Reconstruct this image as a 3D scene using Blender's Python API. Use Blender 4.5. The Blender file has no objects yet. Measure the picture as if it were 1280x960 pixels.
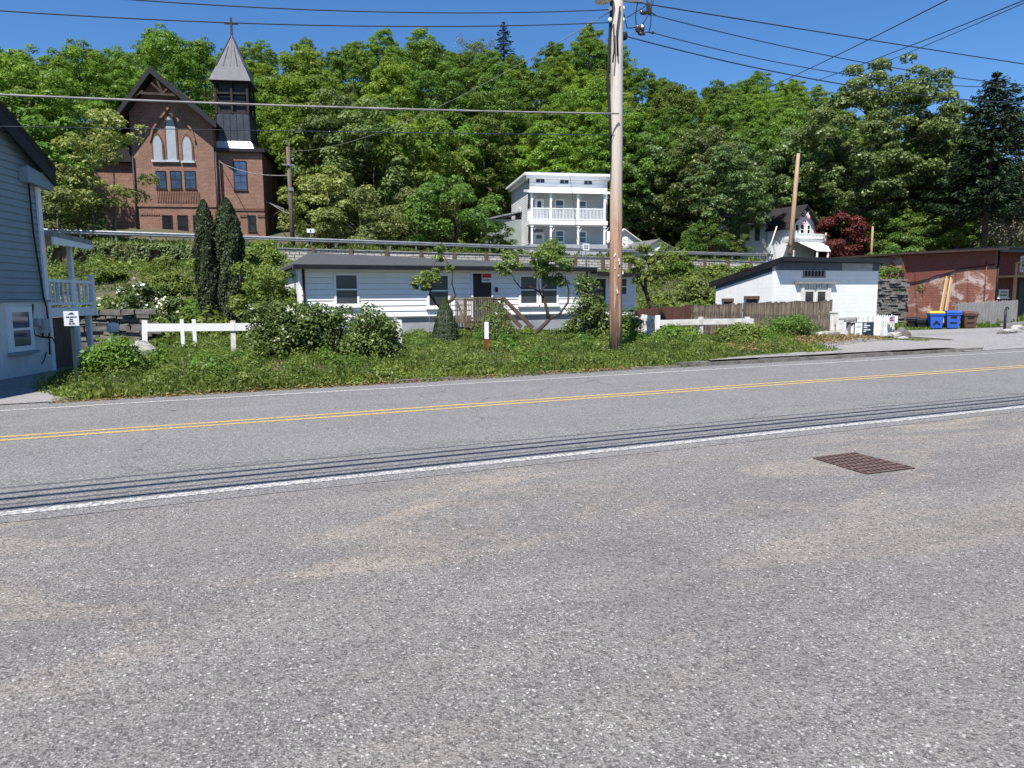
import bpy, math, random
import numpy as np
from mathutils import Vector, Matrix
R=math.radians
rnd=random.Random(7)
scene=bpy.context.scene
COL=scene.collection

# ------------------------------------------------------------------ camera
FPX=888.0; EYE=1.6
def _basis(yaw=67.,pitch=6.9,roll=.5):
    a=R(yaw);p=R(pitch);r=R(roll)
    f=Vector((math.cos(a)*math.cos(p),math.sin(a)*math.cos(p),-math.sin(p)))
    rt=Vector((math.sin(a),-math.cos(a),0)); up=rt.cross(f)
    return f, rt*math.cos(r)-up*math.sin(r), rt*math.sin(r)+up*math.cos(r)
CF,CR,CU=_basis(); EYEP=Vector((0,0,EYE))
cam_d=bpy.data.cameras.new('camera'); cam=bpy.data.objects.new('camera',cam_d); COL.objects.link(cam)
M=Matrix((CR,CU,-CF)).transposed().to_4x4(); M.translation=EYEP; cam.matrix_world=M
cam_d.sensor_width=36; cam_d.sensor_fit='HORIZONTAL'; cam_d.lens=FPX/1280*36; cam_d.clip_end=2000; cam_d.clip_start=.05
scene.camera=cam
def ray(x,y): return CF+CR*((x-640)/FPX)-CU*((y-480)/FPX)
def onZ(x,y,z=0):
    d=ray(x,y); return EYEP+d*((z-EYE)/d.z)
def onY(x,y,Y):
    d=ray(x,y); return EYEP+d*(Y/d.y)
def onX(x,y,X):
    d=ray(x,y); return EYEP+d*(X/d.x)
def atD(x,y,D): return EYEP+ray(x,y)*D
def project(p):
    d=Vector(p)-EYEP; z=d.dot(CF)
    return 640+FPX*d.dot(CR)/z, 480-FPX*d.dot(CU)/z

# ------------------------------------------------------------------ world and sun
sun_h=Vector((-.70,-.71,0)).normalized(); SEL=R(58)
w=bpy.data.worlds.new('World'); scene.world=w; w.use_nodes=True
nt=w.node_tree; bg=nt.nodes['Background']
sky=nt.nodes.new('ShaderNodeTexSky'); sky.sky_type='NISHITA'; sky.sun_disc=False
sky.sun_elevation=SEL; sky.sun_rotation=math.atan2(sun_h.x,sun_h.y)
sky.altitude=600; sky.air_density=1.0; sky.dust_density=.1; sky.ozone_density=6.5
hsv=nt.nodes.new('ShaderNodeHueSaturation'); hsv.inputs['Saturation'].default_value=1.16; hsv.inputs['Hue'].default_value=.502
nt.links.new(sky.outputs[0],hsv.inputs['Color']); nt.links.new(hsv.outputs[0],bg.inputs[0]); bg.inputs[1].default_value=.092
sd=bpy.data.lights.new('sun','SUN'); sd.energy=5.0; sd.angle=R(.53); sd.color=(1,.955,.89)
so=bpy.data.objects.new('sun',sd); COL.objects.link(so)
sdir=Vector((sun_h.x*math.cos(SEL),sun_h.y*math.cos(SEL),math.sin(SEL)))
so.rotation_euler=sdir.to_track_quat('Z','Y').to_euler(); so.location=(0,0,60)
vs=scene.view_settings; vs.view_transform='Standard'; vs.look='None'; vs.gamma=1; vs.exposure=.74; vs.use_curve_mapping=False

# ------------------------------------------------------------------ materials
MATS={}
def base_mat(name):
    m=bpy.data.materials.new(name); m.use_nodes=True; MATS[name]=m
    n=m.node_tree.nodes; return m,n,m.node_tree.links,n['Principled BSDF']
def noise(n,l,coord,scale,detail=4,rough=.55,dist=0):
    t=n.new('ShaderNodeTexNoise'); t.inputs['Scale'].default_value=scale; t.inputs['Detail'].default_value=detail
    t.inputs['Roughness'].default_value=rough; t.inputs['Distortion'].default_value=dist
    if coord: l.new(coord,t.inputs['Vector'])
    return t.outputs['Fac']
def ramp(n,l,fac,stops):
    r=n.new('ShaderNodeValToRGB'); e=r.color_ramp.elements
    while len(e)<len(stops): e.new(.5)
    for i,(p,c) in enumerate(stops):
        e[i].position=p; e[i].color=(c[0],c[1],c[2],1) if not isinstance(c,(int,float)) else (c,c,c,1)
    l.new(fac,r.inputs[0]); return r.outputs[0]
def mix(n,l,fac,a,b,mode='MIX'):
    x=n.new('ShaderNodeMix'); x.data_type='RGBA'; x.blend_type=mode
    for s,v in ((x.inputs[0],fac),(x.inputs[6],a),(x.inputs[7],b)):
        if hasattr(v,'is_output'): l.new(v,s)
        elif isinstance(v,(int,float)): s.default_value=v if s.type=='VALUE' else (v,v,v,1)
        else: s.default_value=(*v,1)
    return x.outputs[2]
def bump(n,l,p,h,strength=.3,dist=.02):
    b=n.new('ShaderNodeBump'); b.inputs['Strength'].default_value=strength; b.inputs['Distance'].default_value=dist
    l.new(h,b.inputs['Height']); l.new(b.outputs[0],p.inputs['Normal'])
def coords(n,kind='Object'): return n.new('ShaderNodeTexCoord').outputs[kind]
def mapped(n,l,c,scale):
    mp=n.new('ShaderNodeMapping'); mp.inputs['Scale'].default_value=scale; l.new(c,mp.inputs[0]); return mp.outputs[0]
def mat(name,c1,c2=None,scale=3.,rough=.7,spec=.3,bmp=0.,metal=0.,stretch=None,lo=.35,hi=.65,fine=0.):
    m,n,l,p=base_mat(name)
    p.inputs['Roughness'].default_value=rough; p.inputs['Metallic'].default_value=metal; p.inputs['Specular IOR Level'].default_value=spec
    if c2 is None: c2=tuple(min(1,v*.82) for v in c1)
    c=coords(n)
    if stretch: c=mapped(n,l,c,stretch)
    f=noise(n,l,c,scale,6,.62)
    col=ramp(n,l,f,[(lo,c1),(hi,c2)])
    if fine:
        f2=noise(n,l,c,scale*9,3)
        col=mix(n,l,fine,col,ramp(n,l,f2,[(.35,.35),(.65,.65)]),'OVERLAY')
    l.new(col,p.inputs['Base Color'])
    if bmp: bump(n,l,p,noise(n,l,c,scale*4,4),bmp,.01)
    return m
def leaf_mat(name,dark,light,transl=.35,rough=.5,var=.18):
    m,n,l,p=base_mat(name)
    at=n.new('ShaderNodeAttribute'); at.attribute_name='tint'
    oi=n.new('ShaderNodeObjectInfo')
    col=ramp(n,l,at.outputs['Fac'],[(0,dark),(1,light)])
    hs=n.new('ShaderNodeHueSaturation'); l.new(col,hs.inputs['Color'])
    mh=n.new('ShaderNodeMapRange'); mh.inputs[3].default_value=.5-.035*var*4; mh.inputs[4].default_value=.5+.02*var*4; l.new(oi.outputs['Random'],mh.inputs[0]); l.new(mh.outputs[0],hs.inputs['Hue'])
    mv=n.new('ShaderNodeMath'); mv.operation='MULTIPLY'; mv.inputs[1].default_value=7.31; l.new(oi.outputs['Random'],mv.inputs[0])
    fr=n.new('ShaderNodeMath'); fr.operation='FRACT'; l.new(mv.outputs[0],fr.inputs[0])
    mr=n.new('ShaderNodeMapRange'); mr.inputs[3].default_value=1-var; mr.inputs[4].default_value=1+var; l.new(fr.outputs[0],mr.inputs[0]); l.new(mr.outputs[0],hs.inputs['Value'])
    l.new(hs.outputs[0],p.inputs['Base Color']); p.inputs['Roughness'].default_value=rough; p.inputs['Specular IOR Level'].default_value=.35
    tr=n.new('ShaderNodeBsdfTranslucent'); g=n.new('ShaderNodeMix'); 
    br=mix(n,l,1.0,hs.outputs[0],(1.25,1.25,.7),'MULTIPLY'); l.new(br,tr.inputs[0]); n.remove(g)
    ms=n.new('ShaderNodeMixShader'); ms.inputs[0].default_value=transl
    l.new(p.outputs[0],ms.inputs[1]); l.new(tr.outputs[0],ms.inputs[2]); l.new(ms.outputs[0],n['Material Output'].inputs[0])
    return m

mat('white_paint',(.84,.84,.83),(.77,.78,.77),2,.5)
mat('old_white_paint',(.76,.75,.71),(.52,.49,.43),5,.7,bmp=.2)
mat('clap_white',(.84,.84,.82),(.78,.78,.77),1.2,.5)
mat('clap_blue',(.27,.335,.365),(.22,.285,.32),1.0,.6)
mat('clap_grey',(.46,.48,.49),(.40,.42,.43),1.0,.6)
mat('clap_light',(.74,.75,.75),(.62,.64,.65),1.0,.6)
mat('block_white',(.74,.72,.68),(.60,.59,.56),2.2,.85,bmp=.35,fine=.3)
mat('block_grey',(.33,.35,.37),(.25,.27,.29),2.,.85,bmp=.3)
mat('shingle',(.075,.08,.085),(.045,.047,.05),6,.9,bmp=.3,fine=.6,stretch=(1,3,1))
mat('dark_trim',(.012,.012,.014),(.02,.02,.022),3,.5)
mat('roof_dark',(.018,.016,.016),(.028,.025,.024),3,.8,bmp=.2)
mat('brown_trim',(.04,.026,.02),(.065,.043,.033),5,.8)
mat('roof_metal',(.035,.037,.042),(.06,.062,.07),1.3,.38,spec=.6,metal=.35)
mat('spire_metal',(.075,.082,.098),(.05,.055,.066),1.6,.6,spec=.4,metal=.1)
mat('flash_metal',(.62,.64,.67),(.48,.5,.53),2,.4,metal=.4)
mat('galvanised',(.33,.34,.355),(.22,.23,.24),4,.5,metal=.6)
mat('door_dark',(.03,.028,.03),(.018,.017,.018),3,.5)
mat('door_brown',(.10,.07,.045),(.07,.048,.03),4,.7,stretch=(1,1,.2))
mat('curtain',(.33,.37,.40),(.27,.31,.34),3,.6)
mat('wood_grey',(.25,.20,.145),(.085,.068,.05),5,.9,bmp=.5,stretch=(4,4,.25),fine=.5,lo=.4,hi=.6)
mat('strip_slate',(.10,.125,.165),(.07,.09,.12),3,.7)
mat('strip_grey',(.36,.37,.38),(.28,.29,.30),3,.7)
mat('wood_silver',(.30,.29,.28),(.19,.18,.17),5,.9,bmp=.4,stretch=(4,4,.3),fine=.4)
mat('wood_red',(.12,.055,.038),(.075,.035,.026),5,.85,bmp=.3,stretch=(4,4,.3))
mat('wood_brown',(.16,.105,.072),(.09,.06,.042),6,.85,bmp=.3,stretch=(3,3,.4))
mat('wood_new',(.50,.36,.20),(.40,.28,.145),6,.7,stretch=(3,3,.3))
mat('bark',(.075,.06,.048),(.035,.028,.023),7,.95,bmp=.8,stretch=(1,1,.3))
mat('bark_grey',(.16,.14,.12),(.08,.07,.06),7,.95,bmp=.6,stretch=(1,1,.4))
mat('cable_black',(.012,.012,.013),(.018,.018,.02),3,.6)
mat('cable_dark',(.02,.03,.05),(.025,.035,.055),3,.6)
mat('cable_grey',(.34,.33,.31),(.16,.155,.15),1.5,.5)
mat('porcelain_brown',(.035,.018,.014),(.05,.028,.02),8,.25,spec=.6)
mat('lamp_lens',(.72,.70,.55),(.62,.60,.45),4,.3)
mat('plastic_black',(.016,.017,.018),(.025,.026,.028),4,.45)
mat('plastic_blue',(.018,.085,.42),(.024,.10,.46),4,.4,spec=.5)
mat('plastic_yellow',(.78,.48,.045),(.70,.42,.04),4,.4)
mat('plastic_brown',(.11,.06,.04),(.085,.047,.032),4,.5)
mat('rust',(.16,.105,.092),(.085,.056,.05),18,.85,bmp=.4)
mat('drain_dark',(.006,.006,.006),(.01,.01,.01),4,.9)
mat('red_paint',(.26,.055,.04),(.15,.04,.03),8,.7)
mat('sign_red',(.60,.03,.03),(.52,.03,.03),4,.5)
mat('sign_white',(.80,.80,.82),(.72,.72,.74),4,.45)
mat('sign_ink',(.03,.03,.035),(.05,.05,.055),4,.5)
mat('sign_pink',(.62,.42,.45),(.55,.36,.40),12,.5)
mat('sign_navy',(.016,.026,.04),(.02,.03,.045),4,.4)
mat('sign_post_green',(.022,.045,.035),(.03,.055,.045),6,.5,metal=.3)
mat('rock',(.40,.385,.36),(.20,.19,.175),3,.9,bmp=.8,fine=.4)
mat('kerb_stone',(.17,.16,.145),(.085,.08,.07),3,.95,bmp=.8,fine=.5)
mat('awning',(.82,.81,.78),(.72,.71,.68),2,.7)
mat('meter_grey',(.42,.43,.43),(.36,.37,.37),4,.5)
def glass(name,c,rough=.06):
    m,n,l,p=base_mat(name); p.inputs['Roughness'].default_value=rough; p.inputs['Specular IOR Level'].default_value=.6
    f=noise(n,l,coords(n),1.6,2); l.new(ramp(n,l,f,[(.3,c),(.7,tuple(v*1.8 for v in c))]),p.inputs['Base Color'])
glass('glass',(.012,.014,.017)); glass('glass_blue',(.03,.05,.09)); glass('glass_screen',(.03,.034,.037),.3)

def asphalt_lot():
    m,n,l,p=base_mat('asphalt_lot'); c=coords(n)
    big=noise(n,l,c,.42,6,.62,1.2); med=noise(n,l,mapped(n,l,c,(.5,1.6,1)),1.3,5,.65,.6)
    base=ramp(n,l,big,[(.3,(.150,.140,.132)),(.52,(.192,.181,.170)),(.72,(.250,.228,.203))])
    base=mix(n,l,.55,base,ramp(n,l,med,[(.3,(.145,.139,.134)),(.7,(.265,.247,.226))]))
    st=noise(n,l,mapped(n,l,c,(.06,1.3,1)),1.0,6,.6,.8)
    base=mix(n,l,ramp(n,l,st,[(.42,.30),(.60,0)]),base,(.105,.10,.097))
    st2=noise(n,l,mapped(n,l,c,(.9,.35,1)),.55,5,.6,1.8)
    base=mix(n,l,ramp(n,l,st2,[(.60,0),(.70,.28)]),base,(.10,.096,.093))
    # drifts of tan grit, densest along the road edge
    sx=n.new('ShaderNodeSeparateXYZ'); l.new(c,sx.inputs[0])
    g=noise(n,l,mapped(n,l,c,(.35,1.1,1)),.9,5,.7,1.5)
    ed=n.new('ShaderNodeMapRange'); ed.inputs[1].default_value=2.5; ed.inputs[2].default_value=5.2; ed.inputs[3].default_value=.25; ed.inputs[4].default_value=1; l.new(sx.outputs[1],ed.inputs[0])
    gm=n.new('ShaderNodeMath'); gm.operation='MULTIPLY'; l.new(ramp(n,l,g,[(.50,0),(.66,1)]),gm.inputs[0]); l.new(ed.outputs[0],gm.inputs[1])
    gm2=n.new('ShaderNodeMath'); gm2.operation='MULTIPLY'; l.new(gm.outputs[0],gm2.inputs[0]); gm2.inputs[1].default_value=.72
    base=mix(n,l,gm2.outputs[0],base,(.34,.285,.225))
    hs=None
    for sc,th,amt,colr in ((60,.86,1.,(.58,.56,.55)),(105,.80,1.,(.47,.455,.445)),(185,.70,.9,(.38,.37,.36))):
        v=n.new('ShaderNodeTexVoronoi'); v.inputs['Scale'].default_value=sc; v.inputs['Randomness'].default_value=1; l.new(c,v.inputs['Vector'])
        s=n.new('ShaderNodeSeparateColor'); l.new(v.outputs['Color'],s.inputs[0])
        on=ramp(n,l,s.outputs[0],[(th,0),(th+.02,1)])
        dd=ramp(n,l,v.outputs['Distance'],[(.30,1),(.5,0)])
        mm=n.new('ShaderNodeMath'); mm.operation='MULTIPLY'; l.new(on,mm.inputs[0]); l.new(dd,mm.inputs[1])
        pn=noise(n,l,c,1.1,3); pm=n.new('ShaderNodeMath'); pm.operation='MULTIPLY'; l.new(mm.outputs[0],pm.inputs[0]); l.new(ramp(n,l,pn,[(.3,.45*amt),(.62,amt)]),pm.inputs[1])
        vv=mix(n,l,s.outputs[1],tuple(x*.62 for x in colr),colr)
        base=mix(n,l,pm.outputs[0],base,vv)
        # dark pits
        pit=ramp(n,l,s.outputs[2],[(.80,0),(.84,.55)])
        base=mix(n,l,pit,base,(.055,.054,.054))
        if hs is None: hs=s.outputs[1]
    l.new(base,p.inputs['Base Color']); p.inputs['Roughness'].default_value=.88; p.inputs['Specular IOR Level'].default_value=.2
    v=n.new('ShaderNodeTexVoronoi'); v.inputs['Scale'].default_value=75; l.new(c,v.inputs['Vector'])
    bump(n,l,p,v.outputs['Distance'],.55,.012)
asphalt_lot()
def asphalt(name,a,b,chip,streak=(.12,2.2,1),chips=.84):
    m,n,l,p=base_mat(name); c=coords(n)
    f=noise(n,l,mapped(n,l,c,streak),1.0,6,.6,.3); f2=noise(n,l,c,.7,5,.6)
    col=mix(n,l,.5,ramp(n,l,f,[(.3,a),(.7,b)]),ramp(n,l,f2,[(.3,a),(.7,b)]))
    for sc,th in ((70,chips),(130,chips-.06)):
        v=n.new('ShaderNodeTexVoronoi'); v.inputs['Scale'].default_value=sc; l.new(c,v.inputs['Vector'])
        s=n.new('ShaderNodeSeparateColor'); l.new(v.outputs['Color'],s.inputs[0])
        col=mix(n,l,ramp(n,l,s.outputs[0],[(th,0),(th+.02,.7)]),col,chip)
        col=mix(n,l,ramp(n,l,s.outputs[1],[(.78,0),(.82,.5)]),col,(.06,.06,.062))
    # thin tar-sealed cracks
    w=n.new('ShaderNodeTexVoronoi'); w.feature='DISTANCE_TO_EDGE'; w.inputs['Scale'].default_value=.22
    wob=n.new('ShaderNodeVectorMath'); wob.operation='MULTIPLY_ADD'; nz=n.new('ShaderNodeTexNoise'); nz.inputs['Scale'].default_value=1.7; nz.inputs['Detail'].default_value=6; l.new(c,nz.inputs['Vector'])
    l.new(nz.outputs['Color'],wob.inputs[0]); wob.inputs[1].default_value=(.9,.9,0); l.new(c,wob.inputs[2]); l.new(wob.outputs[0],w.inputs['Vector'])
    col=mix(n,l,ramp(n,l,w.outputs['Distance'],[(.0015,.55),(.004,0)]),col,(.05,.05,.052))
    l.new(col,p.inputs['Base Color']); p.inputs['Roughness'].default_value=.85; p.inputs['Specular IOR Level'].default_value=.2
    bump(n,l,p,noise(n,l,c,90,2),.4,.008)
asphalt('asphalt_road',(.118,.115,.112),(.178,.173,.167),(.33,.325,.32))
asphalt('asphalt_walk',(.20,.19,.18),(.28,.265,.25),(.40,.39,.37),(1,1,1))
asphalt('gravel_drive',(.16,.155,.15),(.235,.225,.215),(.42,.41,.40),(1,1,1),.74)
def paint(name,c,wear=.52):
    m,n,l,p=base_mat(name); co=coords(n)
    f=noise(n,l,co,26,6,.75); f2=noise(n,l,co,110,2); 
    a=n.new('ShaderNodeMath'); a.operation='MULTIPLY_ADD'; l.new(f2,a.inputs[0]); a.inputs[1].default_value=.45; l.new(f,a.inputs[2])
    l.new(ramp(n,l,a.outputs[0],[(wear+.16,c),(wear+.30,(.17,.168,.165))]),p.inputs['Base Color']); p.inputs['Roughness'].default_value=.7
    bump(n,l,p,f2,.2,.005)
paint('paint_white',(.56,.55,.53),.48); paint('paint_yellow',(.56,.38,.10),.52)
def soil():
    m,n,l,p=base_mat('soil'); c=coords(n)
    f=noise(n,l,c,.5,6,.65); f2=noise(n,l,c,6,5,.7)
    col=mix(n,l,.5,ramp(n,l,f,[(.35,(.050,.060,.024)),(.6,(.10,.085,.048))]),ramp(n,l,f2,[(.3,(.045,.05,.022)),(.7,(.12,.10,.06))]))
    l.new(col,p.inputs['Base Color']); p.inputs['Roughness'].default_value=.95; bump(n,l,p,f2,.6,.05)
soil()
def brick(name,c1,c2,mortar,scale=1.,patch=None,patch_lo=.55,patch_hi=.62,soot=(.10,.06,.05)):
    m,n,l,p=base_mat(name); uv=n.new('ShaderNodeUVMap').outputs[0]
    b=n.new('ShaderNodeTexBrick'); b.inputs['Scale'].default_value=1; b.inputs['Brick Width'].default_value=.23*scale; b.inputs['Row Height'].default_value=.076*scale
    b.inputs['Mortar Size'].default_value=.009*scale; b.inputs['Color1'].default_value=(*c1,1); b.inputs['Color2'].default_value=(*c2,1); b.inputs['Mortar'].default_value=(*mortar,1); b.inputs['Bias'].default_value=-.1
    l.new(uv,b.inputs['Vector'])
    f=noise(n,l,uv,.8,6,.7,.6); f3=noise(n,l,uv,5,4,.7)
    col=mix(n,l,ramp(n,l,f,[(.3,0),(.75,.45)]),b.outputs['Color'],soot)
    col=mix(n,l,.35,col,ramp(n,l,f3,[(.3,.25),(.7,.75)]),'OVERLAY')
    if patch:
        g=noise(n,l,mapped(n,l,uv,(.55,1.0,1)),.95,8,.74,.4)
        col=mix(n,l,ramp(n,l,g,[(patch_lo,0),(patch_hi,.85)]),col,patch)
    l.new(col,p.inputs['Base Color']); p.inputs['Roughness'].default_value=.9; p.inputs['Specular IOR Level'].default_value=.15
    bump(n,l,p,b.outputs['Fac'],-.4,.01)
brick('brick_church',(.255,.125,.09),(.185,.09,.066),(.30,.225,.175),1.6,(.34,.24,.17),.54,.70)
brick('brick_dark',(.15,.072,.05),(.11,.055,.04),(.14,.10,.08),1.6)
brick('brick_red',(.28,.095,.065),(.21,.07,.05),(.28,.16,.12),1.3,(.58,.47,.42),.50,.60)
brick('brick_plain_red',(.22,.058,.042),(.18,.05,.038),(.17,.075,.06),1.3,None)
def white_brick():
    m,n,l,p=base_mat('white_brick'); uv=n.new('ShaderNodeUVMap').outputs[0]
    nz=n.new('ShaderNodeTexNoise'); nz.inputs['Scale'].default_value=2.2; l.new(uv,nz.inputs['Vector'])
    wob=n.new('ShaderNodeVectorMath'); wob.operation='MULTIPLY_ADD'; l.new(nz.outputs['Color'],wob.inputs[0]); wob.inputs[1].default_value=(.14,.14,0); l.new(uv,wob.inputs[2])
    b=n.new('ShaderNodeTexBrick'); b.inputs['Scale'].default_value=1; b.inputs['Brick Width'].default_value=.42; b.inputs['Row Height'].default_value=.15; b.inputs['Mortar Size'].default_value=.02; b.inputs['Mortar Smooth'].default_value=.8
    l.new(wob.outputs[0],b.inputs['Vector'])
    f=noise(n,l,uv,1.5,6,.7)
    col=ramp(n,l,f,[(.3,(.80,.80,.79)),(.7,(.70,.70,.685))])
    col=mix(n,l,ramp(n,l,noise(n,l,uv,7,5,.75),[(.62,0),(.72,.45)]),col,(.42,.39,.35))
    col=mix(n,l,ramp(n,l,b.outputs['Fac'],[(0,0),(1,.22)]),col,(.45,.44,.42))
    l.new(col,p.inputs['Base Color']); p.inputs['Roughness'].default_value=.75
    h=mix(n,l,.5,b.outputs['Fac'],noise(n,l,uv,9,5,.7)); bump(n,l,p,h,-.7,.03)
white_brick()
def stonewall(name,stones,mortar,bw=.55,rh=.2):
    m,n,l,p=base_mat(name); uv=n.new('ShaderNodeUVMap').outputs[0]
    nz=n.new('ShaderNodeTexNoise'); nz.inputs['Scale'].default_value=1.6; l.new(uv,nz.inputs['Vector'])
    wob=n.new('ShaderNodeVectorMath'); wob.operation='MULTIPLY_ADD'; l.new(nz.outputs['Color'],wob.inputs[0]); wob.inputs[1].default_value=(.3,.12,0); l.new(uv,wob.inputs[2])
    b=n.new('ShaderNodeTexBrick'); b.inputs['Scale'].default_value=1; b.inputs['Brick Width'].default_value=bw; b.inputs['Row Height'].default_value=rh; b.inputs['Mortar Size'].default_value=.03; b.inputs['Mortar Smooth'].default_value=.3
    b.inputs['Color1'].default_value=(*stones[0],1); b.inputs['Color2'].default_value=(*stones[1],1); b.inputs['Mortar'].default_value=(*mortar,1); l.new(wob.outputs[0],b.inputs['Vector'])
    col=mix(n,l,.5,b.outputs['Color'],ramp(n,l,noise(n,l,uv,3,6,.7),[(.3,.22),(.7,.78)]),'OVERLAY')
    l.new(col,p.inputs['Base Color']); p.inputs['Roughness'].default_value=.92; bump(n,l,p,b.outputs['Fac'],-1,.06)
stonewall('stone_pale',((.52,.50,.45),(.36,.34,.30)),(.10,.09,.075))
stonewall('stone_dark',((.20,.185,.165),(.11,.10,.09)),(.02,.02,.018),.5,.13)
def pole_wood():
    m,n,l,p=base_mat('pole_wood'); c=coords(n); sx=n.new('ShaderNodeSeparateXYZ'); l.new(c,sx.inputs[0])
    f=noise(n,l,mapped(n,l,c,(9,9,.5)),1.6,6,.7); f2=noise(n,l,mapped(n,l,c,(7,7,.28)),2.6,6,.75,.5)
    z=n.new('ShaderNodeMath'); z.operation='MULTIPLY_ADD'; l.new(f,z.inputs[0]); z.inputs[1].default_value=2.6; l.new(sx.outputs[2],z.inputs[2])
    mr=n.new('ShaderNodeMapRange'); mr.inputs[1].default_value=0; mr.inputs[2].default_value=10; l.new(z.outputs[0],mr.inputs[0])
    col=ramp(n,l,mr.outputs[0],[(.10,(.11,.055,.035)),(.28,(.20,.095,.055)),(.42,(.40,.23,.14)),(.56,(.48,.39,.32)),(.72,(.54,.49,.435))])
    col=mix(n,l,ramp(n,l,f2,[(.50,0),(.60,.7)]),col,(.52,.43,.35))
    col=mix(n,l,ramp(n,l,f2,[(.34,.8),(.43,0)]),col,(.10,.055,.038))
    l.new(col,p.inputs['Base Color']); p.inputs['Roughness'].default_value=.85; bump(n,l,p,f2,.6,.02)
pole_wood()
mat('pole_orange',(.40,.275,.185),(.28,.18,.115),3,.85,stretch=(5,5,.3),bmp=.3)
mat('pole_dark',(.16,.125,.10),(.10,.078,.062),3,.9,stretch=(5,5,.3),bmp=.3)
leaf_mat('leaf_spring',(.085,.160,.018),(.22,.335,.045),.42)
leaf_mat('leaf_mid',(.062,.128,.018),(.165,.275,.040),.40)
leaf_mat('leaf_deep',(.052,.105,.016),(.14,.22,.040),.36)
leaf_mat('leaf_silver',(.045,.088,.020),(.175,.24,.085),.32,.4)
leaf_mat('leaf_needle',(.012,.030,.014),(.030,.060,.022),.08,.6,.1)
leaf_mat('leaf_arbor',(.014,.030,.009),(.042,.066,.018),.12,.6,.15)
leaf_mat('leaf_grass',(.10,.14,.022),(.30,.36,.09),.35,.5,.05)
leaf_mat('leaf_red',(.075,.016,.018),(.17,.035,.033),.3,.5,.1)
leaf_mat('leaf_yellowish',(.12,.17,.03),(.32,.36,.12),.35,.5,.1)
leaf_mat('leaf_weed',(.055,.100,.014),(.24,.305,.060),.35,.5,.05)
leaf_mat('leaf_apple',(.07,.12,.022),(.23,.30,.075),.35,.5,.1)
mat('wing_green',(.27,.30,.29),(.22,.25,.24),1.,.6)
leaf_mat('leaf_shrub',(.035,.075,.014),(.15,.21,.055),.28,.38,.1)
leaf_mat('blossom',(.50,.52,.40),(.80,.80,.70),.2,.6,.05)
leaf_mat('leaf_dry',(.16,.11,.05),(.30,.21,.10),.2,.7,.05)
leaf_mat('leaf_olive',(.07,.115,.028),(.18,.22,.07),.3,.6,.15)
leaf_mat('leaf_greytree',(.12,.12,.085),(.24,.23,.16),.2,.7,.1)

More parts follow.
